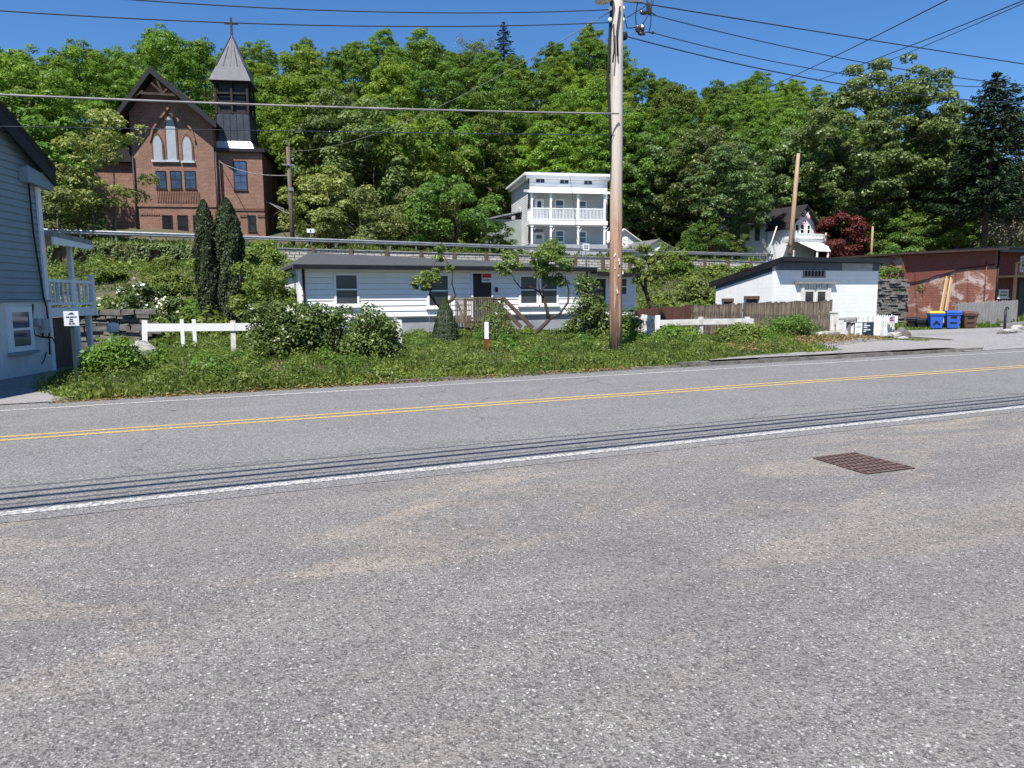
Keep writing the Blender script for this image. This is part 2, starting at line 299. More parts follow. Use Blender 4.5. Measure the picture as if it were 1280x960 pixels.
# ------------------------------------------------------------------ mesh builder
class MB:
    def __init__(s): s.v=[]; s.f=[]; s.sm=[]
    def add(s,pts,faces,smooth=False):
        b=len(s.v); s.v+= [tuple(p) for p in pts]
        for f in faces: s.f.append(tuple(b+i for i in f)); s.sm.append(smooth)
        return s
    def quad(s,*p): return s.add(p,[tuple(range(len(p)))])
    def hexa(s,p,smooth=False):  # 4 bottom ccw, 4 top ccw
        return s.add(p,[(3,2,1,0),(4,5,6,7),(0,1,5,4),(1,2,6,5),(2,3,7,6),(3,0,4,7)],smooth)
    def box(s,x0,x1,y0,y1,z0,z1):
        return s.hexa([(x0,y0,z0),(x1,y0,z0),(x1,y1,z0),(x0,y1,z0),(x0,y0,z1),(x1,y0,z1),(x1,y1,z1),(x0,y1,z1)])
    def bar(s,a,b,w,h=None,up=(0,0,1)):
        a=Vector(a);b=Vector(b);h=h or w; d=(b-a).normalized(); u=Vector(up)
        if abs(d.dot(u))>.98: u=Vector((1,0,0))
        r=d.cross(u).normalized()*(w/2); t=r.normalized().cross(d).normalized()*(h/2)
        return s.hexa([a-r-t,a+r-t,a+r+t,a-r+t,b-r-t,b+r-t,b+r+t,b-r+t])
    def tube(s,pts,radii,n=8,cap=True,smooth=True):
        pts=[Vector(p) for p in pts]
        if isinstance(radii,(int,float)): radii=[radii]*len(pts)
        b=len(s.v); ref=Vector((.31,.95,.1)); k=len(pts)
        for i,p in enumerate(pts):
            d=(pts[min(i+1,k-1)]-pts[max(i-1,0)]); d=d.normalized() if d.length>1e-9 else Vector((0,0,1))
            u=d.cross(ref)
            if u.length<1e-3: u=d.cross(Vector((1,0,0)))
            u.normalize(); q=d.cross(u)
            for j in range(n):
                a=2*math.pi*j/n; s.v.append(tuple(p+(u*math.cos(a)+q*math.sin(a))*radii[i]))
        for i in range(k-1):
            for j in range(n):
                s.f.append((b+i*n+j,b+i*n+(j+1)%n,b+(i+1)*n+(j+1)%n,b+(i+1)*n+j)); s.sm.append(smooth)
        if cap:
            s.f.append(tuple(b+j for j in range(n))[::-1]); s.sm.append(False)
            s.f.append(tuple(b+(k-1)*n+j for j in range(n))); s.sm.append(False)
        return s
    def prism(s,poly,off):   # poly: 3D points (planar), off: extrusion vector
        off=Vector(off); n=len(poly); p=[Vector(q) for q in poly]
        fs=[tuple(range(n))[::-1],tuple(range(n,2*n))]+[(i,(i+1)%n,n+(i+1)%n,n+i) for i in range(n)]
        return s.add(p+[q+off for q in p],fs)
    def blob(s,c,r,seed,jit=.25,nu=10,nv=7):
        q=random.Random(seed); b=len(s.v); c=Vector(c); ph=[q.uniform(0,6.28) for _ in range(6)]
        for i in range(nv+1):
            t=math.pi*i/nv
            for j in range(nu):
                a=2*math.pi*j/nu
                k=1+jit*(.5*math.sin(2*a+ph[0])*math.sin(t)+.4*math.sin(3*a+ph[1]+2*t)*math.sin(t)+.4*math.sin(3*t+ph[2])+q.uniform(-.25,.25)*math.sin(t))
                s.v.append((c.x+r[0]*k*math.sin(t)*math.cos(a),c.y+r[1]*k*math.sin(t)*math.sin(a),c.z+r[2]*k*math.cos(t)))
        for i in range(nv):
            for j in range(nu):
                s.f.append((b+i*nu+j,b+(i+1)*nu+j,b+(i+1)*nu+(j+1)%nu,b+i*nu+(j+1)%nu)); s.sm.append(False)
        return s
    def mesh(s,name,m):
        me=bpy.data.meshes.new(name); me.from_pydata(s.v,[],s.f)
        me.polygons.foreach_set('use_smooth',s.sm)
        uv=me.uv_layers.new(name='UVMap'); 
        V=s.v; out=[]
        for pl in me.polygons:
            nx,ny,nz=pl.normal
            if abs(nz)>.75:
                for vi in pl.vertices: out+= [V[vi][0],V[vi][1]]
            else:
                k=math.hypot(nx,ny) or 1; tx,ty=-ny/k,nx/k
                for vi in pl.vertices: out+= [V[vi][0]*tx+V[vi][1]*ty,V[vi][2]]
        uv.data.foreach_set('uv',out)
        me.materials.append(MATS[m]); me.update(); return me
    def build(s,name,m,parent=None,loc=None,kind=None):
        o=bpy.data.objects.new(name,s.mesh(name,m)); COL.objects.link(o)
        if parent: o.parent=parent
        if loc is not None: o.location=loc
        if kind: o['kind']=kind
        return o
def tag(o,label=None,cat=None,group=None,kind=None):
    if label: o['label']=label
    if cat: o['category']=cat
    if group: o['group']=group
    if kind: o['kind']=kind
    return o
def thing(name,label,cat,loc=(0,0,0),rotz=0,group=None):
    o=bpy.data.objects.new(name,None); COL.objects.link(o); o.location=loc; o.rotation_euler=(0,0,rotz); o.empty_display_size=.3
    return tag(o,label,cat,group)
KIDS={}
def copy_tree(o,parent=None):
    c=o.copy(); COL.objects.link(c)
    if parent: c.parent=parent
    for ch in [x for x in COL.objects if x.parent==o]: copy_tree(ch,c)
    return c
class Frame:
    def __init__(s,O,a): s.O=Vector(O); s.a=a; s.e1=Vector((math.cos(a),math.sin(a),0)); s.e2=Vector((-math.sin(a),math.cos(a),0))
    def uz(s,px,py,v=0):
        d=ray(px,py); t=((s.O+s.e2*v-EYEP).dot(s.e2))/d.dot(s.e2); q=EYEP+d*t-s.O; return q.dot(s.e1),q.z
    def vz(s,px,py,u=0):
        d=ray(px,py); t=((s.O+s.e1*u-EYEP).dot(s.e1))/d.dot(s.e1); q=EYEP+d*t-s.O; return q.dot(s.e2),q.z
    def w(s,u,v,z): return s.O+s.e1*u+s.e2*v+Vector((0,0,z))
class Face:
    """a wall face in a thing's local axes: (a, out, z) -> local point"""
    def __init__(s,kind,k): s.kind=kind; s.k=k
    def p(s,a,o,z):
        return {'front':(a,s.k-o,z),'right':(s.k+o,a,z),'left':(s.k-o,a,z)}[s.kind]
def fbox(mb,F,a0,a1,z0,z1,o0,o1):
    P=F.p; mb.hexa([P(a0,o0,z0),P(a1,o0,z0),P(a1,o1,z0),P(a0,o1,z0),P(a0,o0,z1),P(a1,o0,z1),P(a1,o1,z1),P(a0,o1,z1)])
def fixn(o):
    import bmesh
    bm=bmesh.new(); bm.from_mesh(o.data); bmesh.ops.recalc_face_normals(bm,faces=bm.faces); bm.to_mesh(o.data); bm.free()
def clap(mb,F,lo,hi,z0,z1,course=.2,o=.004,lap=.022):
    n=max(1,round((z1-z0)/course)); c=(z1-z0)/n
    for i in range(n):
        a=z0+i*c; b=a+c; P=F.p
        gz=min(.03,c*.16); mb.quad(P(lo(a),o+lap,a+gz),P(hi(a),o+lap,a+gz),P(hi(b),o+lap*.55,b),P(lo(b),o+lap*.55,b))
        mb.quad(P(lo(b),o,b),P(hi(b),o,b),P(hi(b),o+lap*.55,b),P(lo(b),o+lap*.55,b)); a=a+gz
        mb.quad(P(lo(a),o,a),P(hi(a),o,a),P(hi(a),o+lap,a),P(lo(a),o+lap,a))
def window(parent,F,a0,a1,z0,z1,frame='white_paint',gl='glass',fw=.07,sash=True,grid=None,sill=True,proud=.06,label=None,sillmat=None):
    mb=MB(); g=fw
    fbox(mb,F,a0,a0+g,z0,z1,-.01,proud); fbox(mb,F,a1-g,a1,z0,z1,-.01,proud)
    fbox(mb,F,a0+g,a1-g,z1-g,z1,-.01,proud); fbox(mb,F,a0+g,a1-g,z0,z0+g,-.01,proud)
    if sash: fbox(mb,F,a0+g,a1-g,(z0+z1)/2-.025,(z0+z1)/2+.025,proud-.021,proud-.008)
    if grid:
        nx,nz=grid
        for i in range(1,nx): x=a0+g+(a1-a0-2*g)*i/nx; fbox(mb,F,x-.015,x+.015,z0+g,z1-g,proud-.021,proud-.012)
        for i in range(1,nz): z=z0+g+(z1-z0-2*g)*i/nz; fbox(mb,F,a0+g,a1-g,z-.013,z+.013,proud-.021,proud-.014)
    wo=mb.build('window',frame,parent); fixn(wo)
    if label: wo['label']=label
    pb=MB(); fbox(pb,F,a0+g,a1-g,z0+g,z1-g,-.01,proud-.02); po=pb.build('pane',gl,wo); fixn(po)
    if sill:
        sb=MB(); fbox(sb,F,a0-.06,a1+.06,z0-.07,z0-.004,-.01,proud+.05); s_=sb.build('sill',sillmat or frame,wo); fixn(s_)
    return wo
def part(mb,name,m,parent,fix=True):
    o=mb.build(name,m,parent)
    if fix: fixn(o)
    return o

# ------------------------------------------------------------------ terrain
def sm(x,a,b):
    t=np.clip((np.asarray(x,float)-a)/(b-a),0,1); return t*t*(3-2*t)
def h(X,Y):
    X=np.asarray(X,float); Y=np.asarray(Y,float)
    bank=.29*sm(X,-2.7,-1.2)*(1-sm(X,19.0,23))+.02
    z=-.03+bank*sm(Y,13.45,17.5)
    zr=np.clip(5.14-.0108*X,4.4,5.4)
    y0=33-5*sm(X,24,36)*(1-sm(X,34,44))+1.5*sm(X,40,50)
    lower=z+(zr-1.75-z)*sm(Y,y0,48.5)**.85
    # right of the retaining wall the bank runs up without a step
    open_=z+(zr-.35-z)*sm(Y,y0+1,45)
    k=sm(X,44,50)
    pre=lower*(1-k)+open_*k
    q=X/np.maximum(Y,1)
    e=(.58+.42*sm(q,-.22,.14))*(1-.62*sm(q,.86,1.5))
    up=zr-.12+np.clip(Y-57,0,13)*.17+36*e*sm(Y,64,166)+ .05*e*np.clip(Y-70,0,80)
    step=(Y>50.1)
    z2=np.where(Y<49.2,pre,np.where(step,up,pre))
    z2=np.where((X>50)&(Y>44)&(Y<=50.1),pre,z2)
    und=.25*np.sin(X*.21+1.3)*np.sin(Y*.17)+.12*np.sin(X*.53)*np.cos(Y*.47+.8)
    return z2+und*(sm(Y,34,40)*(1-sm(Y,47,49))+sm(Y,60,75)*2)
def hz(x,y): return float(h(x,y))
def sheet(name,xs,ys,zf,m,kind='structure'):
    xs=np.asarray(xs);ys=np.asarray(ys); X,Y=np.meshgrid(xs,ys); Z=zf(X,Y)
    v=np.stack([X,Y,Z],-1).reshape(-1,3); nx=len(xs); ny=len(ys)
    i=np.arange(ny-1)[:,None]*nx+np.arange(nx-1)[None,:]
    f=np.stack([i,i+1,i+nx+1,i+nx],-1).reshape(-1,4)
    me=bpy.data.meshes.new(name); me.from_pydata(v.tolist(),[],f.tolist()); me.materials.append(MATS[m])
    me.polygons.foreach_set('use_smooth',[True]*len(f)); me.update()
    o=bpy.data.objects.new(name,me); COL.objects.link(o); o['kind']=kind; return o
A=np.arange
xs=np.concatenate([[-600,-400,-250,-160,-110],A(-80,-20,4),A(-20,60,.8),A(60,140,3),[150,180,220,300,450,600]])
ys=np.concatenate([[-600,-300,-120,-60,-20,0,6,10,13.42],A(13.5,20,.4),A(20,49,.9),[49.15,49.9,50.02,50.18,50.5,51,53,55,57],A(58,80,1.5),A(80,180,4),[190,210,250,320,450,700]])
sheet('ground',xs,ys,h,'soil')
flat=lambda z: (lambda X,Y: X*0+z)
sheet('parking_lot',A(-60,61,4.),np.linspace(-40,6.25,20),flat(-.004),'asphalt_lot')
sheet('road',np.concatenate([A(-160,-20,20),A(-20,60,2),A(60,300,20)]),np.linspace(6.1,13.30,10),flat(.0),'asphalt_road')
def line(name,y,wd,m,x0=-150,x1=250,z=.004,wob=.012,seed=0):
    q=random.Random(seed); mb=MB(); xs_=np.concatenate([A(x0,-8,6.),A(-8,40,.5),A(40,x1,6.)]); pa=None
    for x in xs_:
        d=wob*math.sin(x*1.1+seed)+q.uniform(-.5,.5)*wob; e=q.uniform(-.006,.006)
        p=((x,y+d-wd/2+e,z),(x,y+d+wd/2-e,z))
        if pa: mb.quad(pa[0],p[0],p[1],pa[1])
        pa=p
    return mb.build(name,m,None,None,'structure')
line('white_edge_line',6.36,.125,'paint_white',seed=1)
line('white_edge_line',12.60,.11,'paint_white',seed=2)
line('yellow_centre_line',9.84,.105,'paint_yellow',seed=3)
line('yellow_centre_line',10.09,.105,'paint_yellow',seed=4)
# kerb: rough stone edge, broken and half buried on the left, full height along the pavement
mb=MB(); q=random.Random(5); x=3.2
while x<19.6:
    L=q.uniform(.8,1.5); y=13.36+ .012*x*(1 if x>9 else .4)+q.uniform(-.03,.03); t=q.uniform(-.005,.06) if x<9 else q.uniform(.05,.11) if x<11 else q.uniform(.06,.085); a=q.uniform(-.02,.02)
    mb.hexa([(x,y-.09,-.05),(x+L-.02,y-.09+a,-.05),(x+L-.02,y+.09+a,-.05),(x,y+.09,-.05),(x+.01,y-.07,t),(x+L-.03,y-.07+a,t+q.uniform(-.015,.015)),(x+L-.03,y+.08+a,t),(x+.01,y+.08,t)])
    x+=L
mb.build('kerb','kerb_stone',kind='structure')
px_=np.concatenate([A(10.8,19,.6),A(19,23.9,.35)]); pa=None; mb=MB()
for x in px_:
    ya=13.47+.012*max(0,x-10)+(0 if x<20 else (x-20)*.35); yb=float(np.interp(x,[10.8,11.6,12.6,14.2,16.5,19.2,21.5,23,24.2],[13.7,14.3,14.9,15.4,15.9,16.5,17.0,17.3,17.0]))
    row=[]
    for k in range(6):
        y=ya+(yb-ya)*k/5; kz=.115*(1-float(sm(x,18.6,20.6))); row.append((x,y,max(hz(x,y)+.014,kz if k<3 else 0,.013)))
    if pa:
        for k in range(5): mb.quad(pa[k],row[k],row[k+1],pa[k+1])
    pa=row
mb.build('pavement','asphalt_walk',kind='structure')
mb=MB(); dp=[(19.5,13.32),(60,13.32),(60,20.0),(44,21.2),(33.6,22.0),(30,22.3),(26.6,22.6),(25.4,21.6),(24.6,19.2),(24.2,17.0),(22.6,16.3),(22.4,15.2),(20.2,14.5),(19.7,13.9)]
mb.add([(a,b,.010) for a,b in dp],[tuple(range(len(dp)))]); mb.build('driveway','gravel_drive',kind='structure')
mb=MB(); dp=[(-40,13.32),(-2.15,13.32),(-2.2,14.2),(-2.6,16),(-2.9,17.8),(-2.4,20.2),(-3.4,23),(-14,23),(-40,23)]
mb.add([(a,b,.012) for a,b in dp],[tuple(range(len(dp)))]); mb.build('driveway','gravel_drive',kind='structure')
sheet('upper_road',A(-80,60,5.),[51.6,54,57.2],lambda X,Y: np.clip(5.14-.0108*X,4.4,5.4)-.06+X*0,'asphalt_walk')
# ------------------------------------------------------------------ foliage
def leaf_mesh(name,C,N,size,tint,m,aspect=.55,fold=.12,along=None,seed=0):
    """one mesh of small diamond leaves: centres C, normals N, sizes, tints"""
    g=np.random.default_rng(seed); n=len(C); N=N/np.linalg.norm(N,axis=1,keepdims=True)
    T=along if along is not None else g.normal(size=(n,3))
    T=T-(T*N).sum(1,keepdims=True)*N; T/=np.linalg.norm(T,axis=1,keepdims=True)+1e-9
    B=np.cross(N,T); s=np.asarray(size)[:,None]
    v=np.stack([C-T*s*.5, C+B*s*aspect*.5+T*s*.06-N*s*fold*.5, C+T*s*.5+N*s*fold*.3, C-B*s*aspect*.5+T*s*.06-N*s*fold*.5],1).reshape(-1,3)
    me=bpy.data.meshes.new(name); me.vertices.add(4*n); me.vertices.foreach_set('co',v.astype(np.float32).ravel())
    me.loops.add(4*n); me.loops.foreach_set('vertex_index',np.arange(4*n,dtype=np.int32))
    me.polygons.add(n); me.polygons.foreach_set('loop_start',np.arange(0,4*n,4,dtype=np.int32))
    try: me.polygons.foreach_set('loop_total',np.full(n,4,dtype=np.int32))
    except Exception: pass
    me.update(calc_edges=True); me.validate()
    a=me.attributes.new('tint','FLOAT','FACE'); a.data.foreach_set('value',np.clip(tint,0,1).astype(np.float32))
    me.materials.append(MATS[m]); return me
def unit(g,n):
    d=g.normal(size=(n,3)); return d/np.linalg.norm(d,axis=1,keepdims=True)
def lobes_to_leaves(L,Rr,n,g,size,flat=.75,out=.9,up=.55,rand=.75,shell=.55):
    k=len(L); idx=g.choice(k,size=n,p=(Rr**2)/np.sum(Rr**2))
    d=unit(g,n); d[:,2]=np.where(d[:,2]<-.25,-d[:,2],d[:,2]); 
    r=(shell+(1-shell)*g.random(n)**.6)*Rr[idx]
    C=L[idx]+d*r[:,None]*np.array([1,1,flat])
    N=d*out+np.array([0,0,up])+unit(g,n)*rand
    lt=g.random(k)[idx]; t=.55*g.random(n)+.45*lt
    s=size*(.65+.7*g.random(n))
    return C,N,s,t
def crown_lobes(g,H,Rc,base,nl,egg=.0,lean=0.,irreg=.22):
    """clump centres through an uneven egg-shaped crown"""
    d=unit(g,nl); f=.45+.55*g.random(nl)**.45
    cz=(H+base)/2; rz=(H-base)/2
    ang=np.arctan2(d[:,1],d[:,0]); ph=g.random(4)*6.28
    k=1+irreg*(np.sin(2*ang+ph[0])+.7*np.sin(3*ang+ph[1]+d[:,2]*2))+irreg*.25*np.clip(g.normal(size=nl),-1.5,1.5)
    L=np.stack([d[:,0]*Rc*f*k,d[:,1]*Rc*f*k,cz+d[:,2]*rz*f*(1+.05*g.normal(size=nl))],1)
    w=(L[:,2]-base)/(H-base); sh=1-egg*np.clip(w-.35,0,1); L[:,0]*=sh; L[:,1]*=sh
    L[:,0]+=lean*np.clip(w,0,1.2)
    return L
def trunk_mb(L,Rr,H,base,r0,g,limbs=11,lean=0.,n=7):
    mb=MB(); q=random.Random(int(g.integers(1e6))); top=base+(H-base)*.72
    pts=[];rad=[]
    for i in range(8):
        t=i/7; z=top*t; pts.append((lean*.6*t*t+.12*math.sin(3*t+q.random()),.12*math.sin(4*t+1),z-.3*(i==0))); rad.append(r0*(1.35 if i==0 else 1)*(1-.78*t))
    mb.tube(pts,rad,n)
    for j in g.choice(len(L),size=min(limbs,len(L)),replace=False):
        e=Vector(L[j]); s=max(base*.7,min(e.z-.25*math.hypot(e.x,e.y)-.6,top*.93)); t=s/top
        a=Vector((lean*.6*t*t,0,s)); mid=a.lerp(e,.5)+Vector((0,0,.12*(e-a).length)); rr=r0*(1-.78*t)*.55
        mb.tube([a,a.lerp(mid,.5)+Vector((0,0,.05)),mid,e],[rr,rr*.75,rr*.5,rr*.15],5)
    return mb
def tree_meshes(name,seed,H,Rc,base,nl,nleaf,size,m,lobe=(1.0,1.7),egg=.25,lean=0.,bark='bark',r0=.25,limbs=11,flat=.75,rand=.75,irreg=.22,shell=.55,up=.55):
    g=np.random.default_rng(seed); L=crown_lobes(g,H,Rc,base,nl,egg,lean,irreg); Rr=lobe[0]+(lobe[1]-lobe[0])*g.random(nl)
    C,N,s,t=lobes_to_leaves(L,Rr,nleaf,g,size,flat=flat,rand=rand,shell=shell,up=up)
    cm=leaf_mesh('crown',C,N,s,t,m,seed=seed)
    tm=trunk_mb(L,Rr,H,base,r0,g,limbs,lean).mesh('trunk',bark)
    return tm,cm
def place_tree(name,ms,loc,rz,sc,label,group=None,cat='tree'):
    t=thing(name,label,cat,loc,rz,group); t.scale=sc if hasattr(sc,'__len__') else (sc,sc,sc)
    for nm,me in zip(('trunk','crown'),ms):
        o=bpy.data.objects.new(nm,me); COL.objects.link(o); o.parent=t
    return t
# --- the wooded hill: twelve sorts of tree, placed one by one
KIN=[]
for i,(H,Rc,m,tone) in enumerate([(15,4.6,'leaf_spring','bright spring-green'),(17,5.0,'leaf_mid','mid green'),(14,4.2,'leaf_mid','mid green'),(16,4.8,'leaf_spring','bright spring-green'),
        (18,5.2,'leaf_deep','dark green'),(15,4.4,'leaf_deep','dark green'),(16,5.2,'leaf_spring','bright spring-green'),(13,4.0,'leaf_spring','bright spring-green'),(17,4.4,'leaf_mid','mid green'),(15,5.0,'leaf_mid','mid green')]):
    KIN.append((tree_meshes('t',40+i,H,Rc,H*.16,230,25000,.27,m,(.50,.98),.28,0,limbs=9,rand=.7,irreg=.2,up=.7),tone,H))
COLS=[(40,'above the blue house roof'),(95,'up left of the church gable'),(150,'at the left shoulder of the church gable'),(205,'directly behind the church gable'),(250,'between church gable and steeple'),(300,'behind the steeple'),
 (345,'just right of the steeple'),(395,'above the church chimney'),(440,'above the bungalow roof\'s left end'),(490,'above the bungalow\'s left window'),(540,'above the bungalow\'s second window'),(590,'above the bungalow door'),(640,'up left of the grey porch house'),
 (690,'straight above the grey porch house'),(735,'above the grey house\'s right half'),(768,'touching the left of the tall pole'),(805,'touching the right of the tall pole'),(845,'above the small white gable'),(890,'above the roadside guard rail\'s right end'),(935,'up left of the leaning pole'),
 (985,'over the leaning pole top'),(1035,'up right of the leaning pole'),(1085,'behind the big maple trunk'),(1135,'behind the big maple\'s right side'),(1190,'above the red brick building'),(9999,'at the right edge by the spruce')]
ROWS=[(60,'front hillside row'),(72,'second hillside row'),(84,'third hillside row'),(97,'middle hillside row'),(111,'fifth hillside row'),(126,'upper hillside row'),(142,'skyline row'),(155,'farthest row')]
def clear(x,y):
    if 33<x<52 and y<71: return False
    if -10<x<8.5 and y<90: return False          # church
    if 15<x<43 and y<71: return False          # grey house
    if 43<x<66 and y<64: return False          # white house
    if y<66 and (33<x<44): return False
    return True
cells={}
q=random.Random(21)
hill=[]
for ri,(Y,rn) in enumerate(ROWS):
    step=6.6+ri*.40; x=-.30*Y-8+q.uniform(0,4)
    xmax=min(1.55*Y+12,150)
    while x<xmax:
        X=x+q.uniform(-1.8,1.8); YY=Y+q.uniform(-3.5,3.5)
        if clear(X,YY): hill.append((ri,X,YY))
        x+=step*q.uniform(.88,1.15)
hill_items=[]
SKX=[-60,0,30,55,85,135,150,185,215,240,300,330,400,450,490,540,580,650,700,735,770,800,818,850,890,930,1000,1200,1290]
SKY=[60,60,62,86,62,45,58,38,27,50,38,50,48,45,38,42,50,60,45,28,50,62,100,98,98,90,95,120,235]
for ri,X,YY in hill:
    ms,tone,H=KIN[q.randrange(len(KIN))]
    sc=q.uniform(.82,1.15)
    if ri==6: sc*=.9+.25*q.random()
    z=hz(X,YY)-.4; px,py=project((X,YY,z+H*sc*.6))
    lim=float(np.interp(px,SKX,SKY))+q.uniform(-4,14)   # the wood thins to stunted trees along the ridge line
    zt=(lim-480)  
    for _ in range(14):
        if project((X,YY,z+H*sc*1.03))[1]>=lim: break
        sc*=.94
    if sc<.34: continue
    if px<-70 or px>1330: continue
    hill_items.append((ri,X,YY,z,ms,tone,H,sc,px))
for it in hill_items:
    ri,X,YY,z,ms,tone,H,sc,px=it
    cn=next(n for t,n in COLS if px<t); cells.setdefault((ri,cn,tone),[]).append(it)
for (ri,cn,tone),its in cells.items():
    its.sort(key=lambda i:i[8])
    for k,(_,X,YY,z,ms,_,H,sc,px) in enumerate(its):
        w_='' if len(its)==1 else [' left-hand',' right-hand'][k] if len(its)==2 else [' left-hand',' middle',' right-hand',' rightmost',' outermost'][k]
        place_tree('hillside_tree',ms,(X,YY,z),q.uniform(0,6.28),(sc*q.uniform(.92,1.1),sc*q.uniform(.92,1.1),sc*q.uniform(.92,1.12)),f"{tone}{w_} tree, {ROWS[ri][1]}, {cn}",'trees covering the hillside')
# --- conifer builder
def conifer_meshes(seed,H,Rc,m='leaf_needle',tiers=26,per=9,sweep=0.,base=.12,dens=34,size=.34,power=.85,droop=.28):
    g=np.random.default_rng(seed); C=[];N=[];S=[];T=[];A_=[]
    mb=MB(); mb.tube([(0,0,-.3),(0,0,H*.5),(sweep*.2,0,H)],[H*.018,H*.011,.03],7)
    for i in range(tiers):
        t=i/(tiers-1); z=H*(base+(1-base)*t*.985); R_=Rc*(1-t)**power+.25
        for j in range(per):
            a=6.283*(j/per)+g.random()*1.1+i*.7; Lb=R_*(.68+.5*g.random()); dv=np.array([math.cos(a),math.sin(a),0]); dv[0]+=sweep*.35; 
            k=max(6,int(dens*Lb/Rc)); u=.15+.85*g.random(k)**.8
            bend=-droop*Lb*u*(1.-.45*u)+.10*Lb*u**3
            P=np.outer(u*Lb,dv)+np.stack([0*u,0*u,z+bend],1); side=np.array([-dv[1],dv[0],0]); wd=.30*Lb*(1-u)*.8+.12
            P+=side*((g.random(k)-.5)*2*wd)[:,None]; P[:,2]+=g.normal(size=k)*.07-abs(g.normal(size=k))*.10
            C.append(P); N.append(np.array([0,0,1])+g.normal(size=(k,3))*.45+dv*.25); S.append(size*(.7+.7*g.random(k))); T.append(g.random(k)*.7+.3*u)
            A_.append(dv+g.normal(size=(k,3))*.35+np.array([0,0,-.15]))
            if j%2==0 and Lb>1: mb.tube([(sweep*.2*t,0,z),tuple(dv*Lb*.5+np.array([0,0,z-droop*Lb*.38])),tuple(dv*Lb*.85+np.array([0,0,z-droop*Lb*.5]))],[.045,.03,.012],4)
    C=np.concatenate(C);N=np.concatenate(N)
    return mb.mesh('trunk','bark'),leaf_mesh('crown',C,N,np.concatenate(S),np.concatenate(T),m,aspect=.34,along=np.concatenate(A_),seed=seed)
# pine poking out of the skyline left of the pole, with bare grey treetops beside it
p=atD(630,80,150); place_tree('pine_tree',conifer_meshes(3,15,2.6,'leaf_needle',15,7,0,.35,30,.5,.5,.12),(p.x,p.y,p.z-6.5),0,1.0,'dark pine sticking up above the leafy skyline','trees covering the hillside')
def bare_meshes(seed,H,spread,nb=26,bark='bark_grey',leaf='leaf_greytree',nl=700):
    g=np.random.default_rng(seed); mb=MB(); ends=[]
    mb.tube([(0,0,-.3),(.1,.1,H*.5),(0,.1,H)],[.16,.10,.02],6)
    for i in range(nb):
        z=H*(.25+.7*g.random()); a=g.random()*6.28; Lb=spread*(.5+.7*g.random())*(1.1-z/H*.6); e=Vector((math.cos(a)*Lb,math.sin(a)*Lb,z+Lb*(.7+.5*g.random())))
        s=Vector((0,.05,z)); m_=s.lerp(e,.5)+Vector((0,0,-.1*Lb)); mb.tube([s,m_,e],[.05,.035,.01],4)
        for k in range(4):
            e2=e.lerp(m_,g.random())+Vector(tuple(g.normal(size=3)*.45*spread*.4)); mb.tube([m_.lerp(e,.6),e2],[.022,.006],4); ends.append(e2)
        ends.append(e)
    E=np.array([tuple(e) for e in ends]); idx=g.integers(len(E),size=nl); C=E[idx]+g.normal(size=(nl,3))*.4
    return mb.mesh('trunk',bark),leaf_mesh('crown',C,unit(g,nl)+np.array([0,0,.6]),.22+.2*g.random(nl),g.random(nl),leaf,seed=seed)
bare=bare_meshes(5,12,3.0)
for x,y,d,s,l in ((585,70,150,1.0,'bare grey treetop on the skyline, left of the dark pine'),(607,70,152,.85,'smaller bare grey treetop touching the dark pine\'s left side'),(40,95,118,.8,'thin half-bare treetop on the skyline left of the church gable')):
    p=atD(x,y,d); place_tree('bare_tree',bare,(p.x,p.y,p.z-8.5*s),x,s,l,'trees covering the hillside')
def grounded(x,y,Y):   # point of the terrain seen near a pixel column at world depth Y
    p=onY(x,y,Y); return (p.x,Y,hz(p.x,Y)-.15)
# --- trees around the church and behind the guard rail
sapA=tree_meshes('t',70,9.5,2.7,2.2,30,2300,.30,'leaf_yellowish',(.6,1.1),.2,0,'bark_grey',.11,14,rand=.9,irreg=.3)
sapB=tree_meshes('t',71,11,3.6,2.0,46,7500,.32,'leaf_mid',(.8,1.3),.25,0,'bark',.16,12,irreg=.28)
sapC=tree_meshes('t',72,12,4.2,1.6,56,9500,.32,'leaf_olive',(.8,1.4),.2,0,'bark',.16,12,irreg=.25)
bushA=tree_meshes('t',73,6.2,3.9,.3,52,9000,.27,'leaf_olive',(.7,1.2),.1,0,'bark_grey',.12,14,irreg=.25)
bushB=tree_meshes('t',74,6.4,3.7,.2,52,10000,.26,'leaf_deep',(.7,1.15),.15,0,'bark',.14,12,irreg=.22)
dog=tree_meshes('t',75,6.6,3.3,1.0,48,7000,.27,'leaf_yellowish',(.6,1.0),.1,0,'bark_grey',.12,14,irreg=.25)
